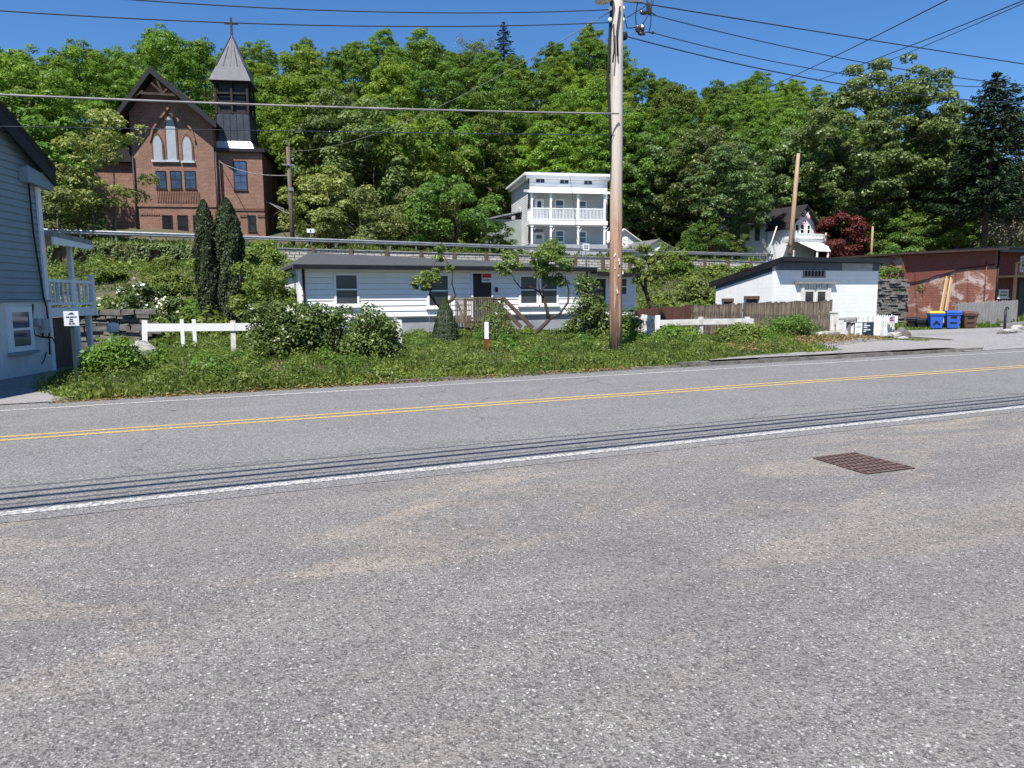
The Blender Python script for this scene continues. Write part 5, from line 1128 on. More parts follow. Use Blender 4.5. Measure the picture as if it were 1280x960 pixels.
# ------------------------------------------------------------------ white painted brick building
Yw=19.6; q0=onY(971,324,Yw); q1=onY(1099,326,Yw); qb=onX(895,352,q0.x); dpt=qb.y-Yw
wbt=thing('white_brick_building','low white painted brick building with dark flat roof falling to the back','building',(q0.x,Yw,0)); Lw=q1.x-q0.x; Hf=q0.z-.06; Hb=qb.z-.05
wf=Frame((q0.x,Yw,0),0); wu=wf.uz
m=MB(); m.hexa([(0,0,-.4),(Lw,0,-.4),(Lw,dpt,-.4),(0,dpt,-.4),(0,0,Hf),(Lw,0,Hf),(Lw,dpt,Hb),(0,dpt,Hb)]); part(m,'wall','white_brick',wbt)
m=MB(); o_=.33; ol=.07; m.hexa([(-ol,-o_,Hf+.02),(Lw+.22,-o_,Hf+.02),(Lw+.22,dpt+.3,Hb-.06),(-ol,dpt+.3,Hb-.06),(-ol,-o_,Hf+.12),(Lw+.22,-o_,Hf+.12),(Lw+.22,dpt+.3,Hb+.05),(-ol,dpt+.3,Hb+.05)]); part(m,'roof','roof_dark',wbt)
m=MB(); m.box(-ol,Lw+.22,-o_-.03,-o_-.002,Hf-.02,Hf+.13); m.hexa([(-ol-.03,-o_,Hf-.12),(-ol-.002,-o_,Hf-.12),(-ol-.002,dpt+.3,Hb-.2),(-ol-.03,dpt+.3,Hb-.2),(-ol-.03,-o_,Hf+.12),(-ol-.002,-o_,Hf+.12),(-ol-.002,dpt+.3,Hb+.04),(-ol-.03,dpt+.3,Hb+.04)]); part(m,'fascia','dark_trim',wbt)
fw_=Face('front',0)
def wq(x,y): return wu(x,y)
for nm_,xa,xb,mm in (('top_strip',971.5,1052,'strip_slate'),('top_strip',1052.3,1090.5,'strip_grey'),('top_strip',1090.8,1099,'strip_slate')):  # slate-coloured strips along the wall top, with a paler grey stretch between
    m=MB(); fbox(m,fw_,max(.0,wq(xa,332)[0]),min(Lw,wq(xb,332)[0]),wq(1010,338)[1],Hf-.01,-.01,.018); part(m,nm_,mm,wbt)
m=MB(); zz_=Hf-wq(1010,338)[1]; m.hexa([(-.018,0,Hf-zz_),(.01,0,Hf-zz_),(.01,dpt,Hb-zz_*.8),(-.018,dpt,Hb-zz_*.8),(-.018,0,Hf-.01),(.01,0,Hf-.01),(.01,dpt,Hb-.01),(-.018,dpt,Hb-.01)]); part(m,'top_strip','strip_slate',wbt)
a0,t_=wq(1004,338.5); a1,b_=wq(1031,345.5); m=MB(); 
for i in range(7): x=a0+(a1-a0)*i/6.6; m.box(x,x+.05,-.04,-.0,b_,t_)
m.box(a0-.02,a1+.02,-.045,.0,b_-.05,b_-.002); vt=part(m,'vent_slats','wood_silver',wbt); m=MB(); m.box(a0,a1,-.028,.0,b_,t_); part(m,'vent_opening','drain_dark',vt)
a0,t_=wq(999.5,354);a1,b_=wq(1037,378); m=MB(); fbox(m,fw_,wq(993,353)[0],wq(1043,353)[0],t_-.02,t_+.06,-.01,.14); part(m,'lintel_ledge','wood_silver',wbt)
wo=window(wbt,fw_,wq(1004,366)[0],wq(1017.5,366)[0],b_-.35,wq(1010,362.5)[1],'old_white_paint','glass',.06,False,None,False,.05); window(wbt,fw_,wq(1019.5,366)[0],wq(1032.5,366)[0],b_-.35,wq(1010,362.5)[1],'old_white_paint','glass',.06,False,None,False,.05)
m=MB(); g_=random.Random(3)
fbox(m,fw_,wq(1000,366)[0],wq(1003.5,366)[0],b_-.35,t_-.03,-.01,.07); fbox(m,fw_,wq(1033,366)[0],wq(1037,366)[0],b_-.35,t_-.03,-.01,.07)
for i in range(9):
    x=wq(1003.5+i*3.25,360)[0]; m.box(x,x+.07,-.04-.02*g_.random(),0.01,wq(1010,362)[1]+.01,t_-.05-.04*g_.random())
part(m,'peeling_surround','old_white_paint',wbt)
fl_=Face('left',0)
for x0_,x1_,y0_,y1_ in ((904.5,916,373,386),(932.5,948,370,386)):
    v1_,tz=wf.vz(x0_,y0_,0); v0_,bz=wf.vz(x1_,y1_,0); m=MB(); fbox(m,fl_,v0_-.05,v1_+.05,tz-.12,tz,-.01,.06); li=part(m,'lintel','wood_brown',wbt); m=MB(); fbox(m,fl_,v0_+.05,v1_-.05,bz-.4,tz-.121,-.01,.02); part(m,'opening','door_dark',li)
m=MB(); fbox(m,fl_,.02,.16,1.2,Hf-.1,-.01,.03); part(m,'corner_patch','white_paint',wbt)

# ------------------------------------------------------------------ red brick building
Yr=28; rf=Frame((onY(1126.5,380,Yr).x,Yr,0),0); ru=rf.uz
rb=thing('red_brick_building','red brick building with whitewash stains and a crack stepping across its front','building',rf.O)
Lr=ru(1243,380)[0]; zL=ru(1131,319)[1]; zR=ru(1247,313)[1]
m=MB(); m.hexa([(0,0,-.5),(Lr,0,-.5),(Lr,9,-.5),(0,9,-.5),(0,0,zL),(Lr,0,zR),(Lr,9,zR),(0,9,zL)]); part(m,'wall','brick_red',rb)
# upper rendered band, stepping up to the right, standing proud of the old brick
ctr=[(1126.5,353),(1140,352.5),(1152,350),(1160,348),(1166,345),(1178,342),(1190,339),(1196,336),(1212,334),(1222,332.5),(1243,329.5)]
bot=[ru(x,y) for x,y in ctr]; m=MB(); 
for (a,za_),(b,zb_) in zip(bot,bot[1:]):
    ta=zL+(zR-zL)*a/Lr-.004; tb=zL+(zR-zL)*b/Lr-.004
    m.hexa([(a,-.045,za_),(b,-.045,zb_),(b,.01,zb_),(a,.01,za_),(a,-.045,ta),(b,-.045,tb),(b,.01,tb),(a,.01,ta)])
part(m,'upper_band','brick_plain_red',rb)
m=MB()
for (a,za_),(b,zb_) in zip(bot,bot[1:]): m.hexa([(a,-.06,za_-.07),(b,-.06,zb_-.07),(b,.01,zb_-.07),(a,.01,za_-.07),(a,-.035,za_-.003),(b,-.035,zb_-.003),(b,.01,zb_-.003),(a,.01,za_-.003)])
part(m,'crack','drain_dark',rb)
m=MB(); m.hexa([(-.25,-.48,zL+.02),(Lr+.2,-.48,zR+.02),(Lr+.2,9.2,zR+.02),(-.25,9.2,zL+.02),(-.25,-.48,zL+.14),(Lr+.2,-.48,zR+.14),(Lr+.2,9.2,zR+.14),(-.25,9.2,zL+.14)]); part(m,'roof','brown_trim',rb)
m=MB(); xd=ru(1230,360)[0]; m.tube([(xd,-.06,zR-.6),(xd,-.06,.4)],.035,6); part(m,'downspout','brick_plain_red',rb,False)
# right wing, set back and in shade
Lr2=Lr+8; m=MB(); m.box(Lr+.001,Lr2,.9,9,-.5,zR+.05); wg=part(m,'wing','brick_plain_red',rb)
m=MB(); m.box(Lr+.21,Lr2+.2,.1,9.2,zR+.16,zR+.28); m.box(Lr+.22,Lr2+.2,.13,.17,zR-.06,zR+.159); part(m,'roof','dark_trim',wg)
fg=Face('front',.9)
def rwin(x0,x1,y0,y1,**k): a0,t_=ru(x0,y0,.9); a1,b_=ru(x1,y1,.9); return window(rb,fg,a0,a1,b_,t_,'white_paint',k.get('gl','glass'),.09,True,None,True,.06)
rwin(1248,1259,362,372); rwin(1275.5,1292,320,339)
m=MB(); a0,zf=ru(1270,344,-.4); m.box(a0,Lr2,-.4,.88,zf-.12,zf); m.box(a0,a0+.08,-.4,-.32,zf,zf+.75); 
for i in range(14): m.box(a0+.1+i*.2,a0+.14+i*.2,-.38,-.35,zf,zf+.7)
m.box(a0,Lr2,-.4,-.33,zf+.7,zf+.78); m.box(a0,a0+.14,-.4,-.28,-.4,zf-.121); part(m,'porch','door_brown',rb)
m=MB(); a1,zd_=ru(1273,356,.9); fbox(m,fg,a1,a1+1.2,-.4,zf-.3,-.01,.05); part(m,'door','door_dark',rb)
m=MB(); m.tube([(Lr+.14,.02,zR),(Lr+.14,.02,0)],.06,6); part(m,'downspout','dark_trim',rb,False)

# ------------------------------------------------------------------ blue house at the left edge
O=onY(65,453,19.5); BH=Frame((O.x,O.y,0),R(-18.5)); bv=lambda x,y: BH.vz(x,y,0)
bh=thing('blue_house','tall blue clapboard gable house with white ground floor and side porch','house',(O.x,O.y,0),BH.a)
zb_=bv(30,378)[1]; ve,zE=bv(50,207); vr0,zr0=bv(0,150); k=(zr0-zE)/(ve-vr0); vR=-5.2; zR_=zE+k*(0.35-vR)
ztop=lambda v: zE+k*(ve-v if v>vR else ve-vR+ (v-vR))
m=MB(); m.prism([(0,0,-.3),(0,-10.4,-.3),(0,-10.4,ztop(0)-.15),(0,vR,ztop(vR)-.15),(0,0,ztop(0)-.15)],(-8,0,0)); part(m,'wall','clap_blue',bh)
F0=Face('right',0); m=MB()
def lo(z): return max(-10.4,vR-( ztop(vR)-.15-z)/k)
def hi(z): return min(0,vR+(ztop(vR)-.15-z)/k)
clap(m,F0,lo,hi,zb_+.05,ztop(vR)-.3,.155,.004,.024); part(m,'siding','clap_blue',bh)
m=MB(); m.box(-.02,.05,-10.4,.0,-.28,zb_); m.box(-7.9,-.02,-.02,.05,-.28,zb_); part(m,'ground_floor','block_white',bh)
m=MB(); m.box(-.01,.075,-10.4,.03,zb_+.001,zb_+.05); part(m,'belt_board','clap_blue',bh)
F1=Face('right',.05)
v0,t_=bv(5,384); v1,b_=bv(31,438); v1b=bv(38,438)[0]
window(bh,F1,v0-.05,v1b,b_,t_,'white_paint','glass_blue',.11,True,None,True,.06,sillmat='clap_blue')
v2,z2=bv(28.5,400); window(bh,F1,-8.2,-6.9,b_,t_,'white_paint','glass_blue',.11,True,None,True,.06)
for vv in (-7.4,-4.1): window(bh,F0,vv,vv+.95,3.4 if vv<-5 else 5.6,5 if vv<-5 else 6.8,'white_paint','glass',.1,True,None,True,.07)
m=MB(); m.box(.027,.075,-.14,.0,zb_+.06,zE-.25); m.box(.055,.09,-.10,.0,-.28,zb_-.002); part(m,'corner_board','white_paint',bh)
oh=.28
def rp(v,d): return (v,ztop(v)+d)
m=MB(); ve_=.30
m.hexa([(oh,vR,ztop(vR)-.1),(oh,ve_,zE-k*(ve_-ve)-.1),(-8.3,ve_,zE-k*(ve_-ve)-.1),(-8.3,vR,ztop(vR)-.1),(oh,vR,ztop(vR)+.08),(oh,ve_,zE-k*(ve_-ve)+.08),(-8.3,ve_,zE-k*(ve_-ve)+.08),(-8.3,vR,ztop(vR)+.08)])
vb=-10.9; zbk=ztop(vR)-k*(vR-vb)
m.hexa([(oh,vb,zbk-.1),(oh,vR,ztop(vR)-.1),(-8.3,vR,ztop(vR)-.1),(-8.3,vb,zbk-.1),(oh,vb,zbk+.08),(oh,vR,ztop(vR)+.08),(-8.3,vR,ztop(vR)+.08),(-8.3,vb,zbk+.08)]); rf_=part(m,'roof','roof_dark',bh)
m=MB(); z_e=zE-k*(ve_-ve)
m.hexa([(oh-.0,vR,ztop(vR)-.42),(oh,ve_,z_e-.40),(oh-.05,ve_,z_e-.40),(oh-.05,vR,ztop(vR)-.42),(oh,vR,ztop(vR)-.11),(oh,ve_,z_e-.11),(oh-.05,ve_,z_e-.11),(oh-.05,vR,ztop(vR)-.11)]); part(m,'rake_board','dark_trim',rf_)
m=MB(); vm,zm_=bv(20,200); m.hexa([(.03,vm,zE-.50),(oh-.06,vm,zE-.50),(oh-.06,.28,zE-.55),(.03,.28,zE-.55),(.03,vm,zE-.22),(oh-.06,vm,zE-.15),(oh-.06,.28,zE-.3),(.03,.28,zE-.3)]); part(m,'eave_return','clap_blue',bh)
m=MB(); m.tube([(.09,bv(29,216)[0],bv(29,216)[1]),(.08,bv(37,290)[0],bv(37,290)[1]),(.08,bv(50,372)[0],bv(50,372)[1]),(.12,-.25,zb_-.1),(.12,-.22,1.0),(.12,-.28,.4)],.02,5); part(m,'cable','cable_black',bh,False)
m=MB(); va,za_=bv(38.5,398); vb2,zb2_=bv(43,407); m.box(.055,.16,va,vb2,zb2_,za_); vc_,zc_=bv(42.5,399);vd,zd2=bv(52,409); m.box(.055,.18,vc_+.02,vd,zd2,zc_); ve2,zee=bv(44,410);vf,zf2=bv(53,416); m.box(.055,.2,ve2,vf,zf2,zee); mt=part(m,'meter_box','meter_grey',bh)
m=MB(); p_=lambda x,y,o=.09:(o,)+tuple(bv(x,y)); m.tube([p_(36,380),p_(35,400),p_(38,418),p_(46,421),p_(60,422),p_(64,430)],.016,5); m.tube([p_(49,412),p_(48,421)],.02,5); m.tube([p_(53,440),p_(50,450),p_(47,455)],.012,5); part(m,'conduit','cable_black',mt,False)
# side porch
vP=bv(116,352)[0]; zrail=bv(62,346.5)[1]; zdk=bv(64,383)[1]; zdk=(zdk+bv(118,385)[1])/2; D_=vP
vp2,zrl2=bv(116,353); zrail=(zrail+zrl2)/2
m=MB(); m.box(-6,.0,.06,D_+.1,zdk-.22,zdk); pd=part(m,'porch_deck','white_paint',bh)
zrf0=bv(58,290)[1]; m=MB(); v9,z9=bv(97,300); m.hexa([(.25,.02,zrf0-.12),(.25,v9+.2,z9-.12),(-6,v9+.2,z9-.12),(-6,.02,zrf0-.12),(.25,.02,zrf0),(.25,v9+.2,z9),(-6,v9+.2,z9),(-6,.02,zrf0)]); part(m,'porch_roof','galvanised',bh)
m=MB(); m.hexa([(.252,.04,zrf0-.3),(.252,v9+.2,z9-.22),(.2,v9+.2,z9-.22),(.2,.04,zrf0-.3),(.252,.04,zrf0-.121),(.252,v9+.2,z9-.121),(.2,v9+.2,z9-.121),(.2,.04,zrf0-.121)]); part(m,'porch_fascia','white_paint',bh)
vq=bv(91.5,340)[0]
for (vv,uu,za2,zb2) in ((vq,0,zdk,z9-.12),(vq,-2.8,zdk,z9-.12)):
    m=MB(); m.box(uu-.10,uu,vv-.05,vv+.05,za2+.001,zb2-.002); part(m,'porch_post','white_paint',bh)
m=MB(); m.box(-.09,.01,D_-.05,D_+.06,zdk+.001,zrail+.12); m.box(-.11,.03,D_-.07,D_+.08,zrail+.12,zrail+.16)
m.box(-.08,-.01,.06,D_-.05,zrail-.07,zrail); m.box(-.07,-.02,.06,D_-.05,zdk+.06,zdk+.12); n=11
for i in range(1,n): y=.06+(D_-.1)*i/n; m.box(-.06,-.03,y-.022,y+.022,zdk+.12,zrail-.07)
m.box(-5.9,-.12,D_-.02,D_+.05,zrail-.07,zrail); m.box(-5.9,-.12,D_-.01,D_+.04,zdk+.06,zdk+.12)
for i in range(1,40): x=-.1-i*.14; m.box(x-.022,x+.022,D_,D_+.03,zdk+.12,zrail-.07)
part(m,'porch_railing','white_paint',bh)
va2=bv(104,430)[0]; vb3=bv(121,410)[0]
for uu,vv in ((-.02,max(.9,D_*.62)),(-.1,D_-.05),(-3,D_-.05)):
    m=MB(); m.box(uu-.11,uu,vv-.055,vv+.055,-.3,zdk-.221); part(m,'porch_pillar','white_paint',bh)
m=MB(); m.box(-.16,-.13,.06,max(.8,D_*.56),-.3,zdk-.24); part(m,'under_porch_panel','wood_brown',bh)
m=MB(); m.box(-6,-3.5,.3,D_,-.3,zdk-.25); part(m,'under_porch_store','door_brown',bh)

# ------------------------------------------------------------------ dry stone walls
def dry_wall(name,label,x0,x1,Y,z0,z1,seed,m_='stone_dark'):
    q_=random.Random(seed); t=MB(); z=z0
    while z<z1:
        hh=q_.uniform(.09,.2); x=x0
        while x<x1:
            L=q_.uniform(.22,.7); d=q_.uniform(-.09,.06); j=lambda: q_.uniform(-.025,.025)
            t.hexa([(x,d+j(),z+j()),(x+L-.02,d+j(),z+j()),(x+L-.02,.5,z),(x,.5,z),(x+.02,d+.03+j(),z+hh-.01),(x+L-.04,d+.03+j(),z+hh-.01),(x+L-.02,.5,z+hh),(x,.5,z+hh)]); x+=L
        z+=hh
    o=t.build(name,m_,None,(0,Y,0)); return tag(o,label,'wall')
dry_wall('dry_stone_wall','dark dry stone wall between the blue house porch and the white rail fence',-4.6,-1.9,26.5,-.1,1.28,1,'rock')
bpy.data.objects['dry_stone_wall'].data.materials[0]=MATS['kerb_stone']
a_=onY(1098,345,29.5); b_=onY(1128,345,29.5)
dry_wall('dry_stone_wall','rough stone bank wall in the gap between the white building and the red brick building',rf.O.x-6,rf.O.x-.12,27.7,-.1,onY(1112,349,27.7).z,2,'kerb_stone')
c_=onY(865,352,31); d_=onY(902,352,31)
dry_wall('dry_stone_wall','low tumbled stone wall on the slope just left of the white brick building',c_.x,d_.x+1,31,hz(c_.x,31)-.3,hz(c_.x,31)+.85,3,'kerb_stone')

# ------------------------------------------------------------------ retaining wall and guard rail along the upper road
zt0=lambda x: 5.02-.0118*(x+4) if x<36 else 4.55-.004*(x-36)
def wallseg(name,label,xa,xb,m_,posts,pm):
    t=thing(name,label,'wall',(xa,49.2,0)); m=MB(); n=max(2,int((xb-xa)/2.45)); 
    m.hexa([(0,0,1.2),(xb-xa,0,1.2),(xb-xa,.85,1.2),(0,.85,1.2),(0,0,zt0(xa)),(xb-xa,0,zt0(xb)),(xb-xa,.85,zt0(xb)),(0,.85,zt0(xa))]); part(m,'stone_face',m_,t)
    m=MB(); m.hexa([(0,-.06,zt0(xa)),(xb-xa,-.06,zt0(xb)),(xb-xa,.9,zt0(xb)),(0,.9,zt0(xa)),(0,-.06,zt0(xa)+.06),(xb-xa,-.06,zt0(xb)+.06),(xb-xa,.9,zt0(xb)+.06),(0,.9,zt0(xa)+.06)]); part(m,'coping','rock' if m_!='wood_brown' else pm,t)
    if posts:
        k_=0
        while k_*2.45<xb-xa:
            x=k_*2.45; m=MB(); m.box(x-.11,x+.11,-.13,-.002,1.2,zt0(xa+x)+.16); m.build('post',pm,t); k_+=1
    return t
xw0=onY(240,315,49.2).x
wallseg('retaining_wall','pale stone retaining wall with brown posts below the guard rail',xw0,47.5,'stone_pale',True,'wood_brown')
wallseg('retaining_wall','dark vine-hung retaining wall below the church, left of the evergreen pair',xw0-24,xw0-.01,'wood_brown',True,'wood_brown')
def rail(name,label,xa,xb,Y):
    t=thing(name,label,'guard rail',(xa,Y,0)); z=lambda x: 5.93-.0118*(x+4) if x<36 else 5.46-.006*(x-36)
    m=MB(); prof=[(0,-.14),(-.05,-.08),(-.05,-.05),(0,-.015),(0,.015),(-.05,.05),(-.05,.08),(0,.14)]
    n=int((xb-xa)/3.81)
    for i in range(n+1):
        pass
    xs_=[xa+(xb-xa)*i/30 for i in range(31)]
    for a,b in zip(xs_,xs_[1:]):
        for p,r_ in zip(prof,prof[1:]):
            m.quad((a-xa,p[0],z(a)-.17+p[1]),(b-xa,p[0],z(b)-.17+p[1]),(b-xa,r_[0],z(b)-.17+r_[1]),(a-xa,r_[0],z(a)-.17+r_[1]))
    m.build('beam','galvanised',t); x=xa+.4
    while x<xb:
        m=MB(); m.box(x-xa-.05,x-xa+.05,.03,.15,hz(x,Y)-.3,z(x)-.04); m.build('post','galvanised',t); x+=1.905
    return t
rail('guard_rail','long grey guard rail along the upper road above the stone wall',-13,47.2,50.6)
def small_sign(name,label,px,y0,y1,wd,Y,lines,cat='sign'):
    a=onY(px,y0,Y); b=onY(px,y1,Y); t=thing(name,label,cat,(a.x,Y,hz(a.x,Y)-.3)); z0=t.location.z
    m=MB(); m.box(-.03,.03,0,.05,0,a.z-z0); m.build('post','galvanised',t)
    m=MB(); m.box(-wd/2,wd/2,-.03,-.002,b.z-z0,a.z-z0); p_=m.build('panel','sign_white',t)
    hh=a.z-b.z; m=MB()
    for (fx0,fx1,fz0,fz1) in lines: m.box(-wd/2+wd*fx0,-wd/2+wd*fx1,-.036,-.0305,b.z-z0+hh*fz0,b.z-z0+hh*fz1)
    m.build('lettering','sign_ink',p_); return t
W2=[(.2,.32,.5,.75),(.38,.5,.5,.75),(.55,.62,.5,.75),(.67,.8,.5,.75),(.2,.45,.22,.4),(.52,.8,.22,.4)]
small_sign('roadside_sign','small white sign on the guard rail below the grey house\'s right end',732.5,304.5,313,.56,49.05,W2)
small_sign('roadside_sign','small white sign at the foot of the leaning pole',989,312.5,320.5,.66,49.05,W2)
small_sign('roadside_sign','small white sign behind the guard rail right of the church pole',388,286,291,.5,51.2,[(.42,.58,.2,.8)])
# leaning orange pole with its thin guy stake
b_=onY(986.5,322,48.7); a_=onY(998,192,48.7); zb2=hz(b_.x,48.7)
t=thing('leaning_pole','leaning orange-brown wooden pole without wires, above the white brick building','pole',(b_.x,48.7,zb2))
MB().tube([(-.1,0,-.5),((a_.x-b_.x)*.5,.02,(a_.z-zb2)*.5),(a_.x-b_.x,0,a_.z-zb2)],[.215,.19,.15],10).build('shaft','pole_orange',t)
m=MB(); m.box(-.225,.225,-.225,.225,1.6,1.7); m.box(-.21,.22,-.215,.215,2.3,2.38); m.build('band','rust',t)
c0=onY(960,313,50.4); c1=onY(971,283,50.4); t=MB().tube([(0,0,-.3),(c1.x-c0.x,0,c1.z-c0.z)],.055,6).build('guy_stake','old_white_paint',None,c0); tag(t,'thin pale slanting stake left of the leaning pole, at the guard rail','stake')
c0=grounded(1089,322,46.5); c1=onY(1090,283,46.5); t=MB().tube([(0,0,-.3),(0,0,c1.z-c0[2])],[.11,.09],6).build('short_post','pole_orange',None,c0); tag(t,'short pale wooden post right of the big maple trunk','post')

# ------------------------------------------------------------------ fences by the road
def rail_fence(name,label,posts,rails,Y,zt=None,group=None):
    p0=onY(posts[0][0],posts[0][1],Y); t=thing(name,label,'fence',(p0.x,Y,0),0,group)
    for i,(x,y,lean) in enumerate(posts):
        p=onY(x,y,Y); g0=hz(p.x,Y); m=MB(); a=Vector((p.x-p0.x-lean*.1,0,g0-.35)); b=Vector((p.x-p0.x,0,p.z+.05)); m.bar(a,b,.115,.115,(0,1,0)); part(m,'post','white_paint' if i%2==0 else 'old_white_paint',t,False)
    for (xa,ya,xb,yb) in rails:
        a=onY(xa,ya,Y); b=onY(xb,yb,Y); m=MB(); d=-.085; h2=.185
        m.hexa([(a.x-p0.x,d,a.z-h2),(b.x-p0.x,d,b.z-h2),(b.x-p0.x,d+.025,b.z-h2),(a.x-p0.x,d+.025,a.z-h2),(a.x-p0.x,d,a.z),(b.x-p0.x,d,b.z),(b.x-p0.x,d+.025,b.z),(a.x-p0.x,d+.025,a.z)])
        part(m,'rail','old_white_paint' if xa>600 else 'white_paint',t,False)
    return t
rail_fence('rail_fence','white post and rail fence at the left, its right end lost in the lilac bushes',[(181,403,.6),(291,403,.3),(406,401,.4)],[(184,404.5,293,404),(293.5,404,404,402.5)],19)
rail_fence('fence_post','lone white fence post right of the rounded shrub',[(499,402,.3)],[],19)
rail_fence('rail_fence','short piece of white rail on one post left of the utility pole',[(731,399,.1)],[(720,397.5,753,396.5)],19)
rail_fence('rail_fence','weathered white rail fence in front of the grey board fence',[(822,396,-.1),(876,398,.1),(934,398,.2)],[(823,400,876,398.5),(876.5,398.5,940,398)],18.9)
# second, broken fence behind the left rail: two bare stubs
for x,y,l in ((227,399,'short white stub post behind the left rail fence, left of two'),(242,399,'short white stub post behind the left rail fence, right of two')):
    p=onY(x,y,22.5); t=MB().box(-.05,.05,-.04,.04,hz(p.x,22.5)-.2,p.z).build('stub_post','white_paint',None,(p.x,22.5,0)); tag(t,l,'post')
p=onY(142,420,20.5); g0=hz(p.x,20.5); t=thing('garden_lantern','white post with round pale head among the weeds beside the blue house','garden ornament',(p.x,20.5,g0)); zt=onY(142,422,20.5).z-g0
MB().box(-.05,.05,-.05,.05,-.1,zt+.1).build('post','white_paint',t); m=MB(); m.blob((0,0,zt+.24),(.15,.10,.15),2,.05); m.build('head','block_white',t); m=MB(); m.box(-.30,-.1,-.02,.02,zt+.18,zt+.21); m.build('arm','white_paint',t)
p=onY(167,424,19.8); t=MB().bar((-.45,0,hz(p.x,19.8)+.62),(.42,0,hz(p.x,19.8)+.58),.05,.09).box(-.40,-.33,-.03,.03,-.1,.60).box(.30,.37,-.03,.03,-.1,.56); t=t.build('low_rail','wood_grey',None,(p.x,19.8,0)); tag(t,'low weathered wooden rail left of the first white fence post','rail')
m=MB(); m.blob((0,0,.1),(.28,.22,.26),4,.35); p=onY(175,448,17.6); t=m.build('boulder','rock',None,(p.x,17.6,hz(p.x,17.6)+.12)); tag(t,'tan boulder at the foot of the first white fence post','rock')
# red and white marker post
p=onY(608,404,16.6); g0=hz(p.x,16.6); t=thing('marker_post','wooden marker post, upper half white and lower half red, among weeds below the stoop','post',(p.x,16.6,g0)); H_=onY(608,402.5,16.6).z-g0
m=MB(); m.box(-.042,.042,-.042,.042,H_*.46,H_); m.build('white_half','white_paint',t); m=MB(); m.box(-.044,.044,-.044,.044,-.2,H_*.46-.001); m.build('red_half','red_paint',t)
# leaning gate of white pickets
a_=onY(792,395,21.0); b_=onY(820,394,19.0); t=thing('picket_gate','short run of leaning weathered white pickets right of the utility pole','fence',(a_.x,21.0,0)); d=Vector((b_.x-a_.x,-2.0,0)); n=8; q_=random.Random(4)
for i in range(n):
    p=d*(i/(n-1)); g0=hz(a_.x+p.x,21+p.y); zt=a_.z+(b_.z-a_.z)*i/(n-1)+q_.uniform(-.05,.05); m=MB(); m.bar((p.x+q_.uniform(-.06,.06),p.y,g0-.1),(p.x,p.y,zt),.10,.022,(0,1,0)); part(m,'picket','old_white_paint',t,False)
m=MB()
for zz in (.45,.85): m.bar((0,.03,zz+.05),(d.x,d.y+.03,zz),.05,.09)
part(m,'rail','old_white_paint',t,False)
# grey board fence and red-brown board fence
def board_fence(name,label,xa,xb,Y,top,m_,bw,seed,pointed=False,jag=.03,zbase=-.05,lean=.01):
    t=thing(name,label,'fence',(xa,Y,0)); q_=random.Random(seed); x=0; m=MB()
    while x<xb-xa:
        w_=bw*q_.uniform(.85,1.12); k_=(x)/(xb-xa); z=top[0]+(top[1]-top[0])*k_+q_.uniform(-jag,jag); g0=hz(xa+x,Y)+zbase; o=q_.uniform(-.012,.012); s=q_.uniform(-lean,lean)
        if pointed: m.prism([(x,o,g0),(x+w_-.012,o,g0),(x+w_-.012+s,o,z-.09),(x+w_*.5+s,o,z),(x+s,o,z-.09)],(0,.02,0))
        else: m.hexa([(x,o,g0),(x+w_-.008,o,g0),(x+w_-.008,o+.02,g0),(x,o+.02,g0),(x+s,o,z),(x+w_-.008+s,o,z+q_.uniform(-.01,.01)),(x+w_-.008+s,o+.02,z),(x+s,o+.02,z)])
        x+=w_
    part(m,'boards',m_,t)
    m=MB()
    for zz in (.30,.85): m.box(0,xb-xa,.035,.075,min(top)*zz-.05,min(top)*zz+.04)
    part(m,'rail',m_,t)
    for i in range(int((xb-xa)/2.4)+1):
        m=MB(); x=min(i*2.4+.04,xb-xa-.06); m.box(x-.045,x+.045,.08,.17,hz(xa+x,Y)-.2,top[0]+(top[1]-top[0])*x/(xb-xa)-.08); part(m,'post',m_,t)
    return t
Yf=19.25; a_=onY(868,381,Yf); b_=onY(1040,375.5,Yf)
board_fence('board_fence','tall weathered grey board fence in front of the white brick building',a_.x,b_.x,Yf,(a_.z,b_.z),'wood_grey',.125,5)
a_=onY(797,386,21.2); b_=onY(858,381,21.2)
board_fence('board_fence','dark red-brown board fence behind the leaning white pickets',a_.x,b_.x+.7,21.2,(a_.z,b_.z),'wood_red',.14,6)
bpy.data.objects['board_fence']['note']=''
del bpy.data.objects['board_fence']['note']
a_=onY(1198,378,24.6); b_=onY(1273,374.5,24.6)
board_fence('board_fence','silver-grey pointed picket fence beside the bins, in front of the red building',a_.x,b_.x,24.6,(a_.z,b_.z),'wood_silver',.13,7,True)
# white picket fence, mailbox, signs, stones at the pavement
pa=Vector((onY(1053,394,17.6).x,17.6,0)); pb=Vector((onY(1120,393.5,18.6).x,18.6,0)); za=onY(1053,394,17.6).z; zb3=onY(1120,393,18.6).z
t=thing('picket_fence','white picket fence in front of the white brick building','fence',pa); d=pb-pa; n=22; q_=random.Random(6)
for i in range(n):
    p=d*((i+.3)/n); g0=.12; zt=za+(zb3-za)*i/n+q_.uniform(-.03,.03); m=MB(); m.prism([(p.x-.04,p.y,g0),(p.x+.04,p.y,g0),(p.x+.04+q_.uniform(-.02,.02),p.y,zt-.07),(p.x,p.y,zt),(p.x-.04,p.y,zt-.07)],(0,.02,0)); part(m,'picket','white_paint' if q_.random()<.7 else 'old_white_paint',t)
m=MB()
for zz in (.38,za-.22): m.bar((0,.045,zz),(d.x,d.y+.045,zz),.04,.08)
part(m,'rail','white_paint',t,False)
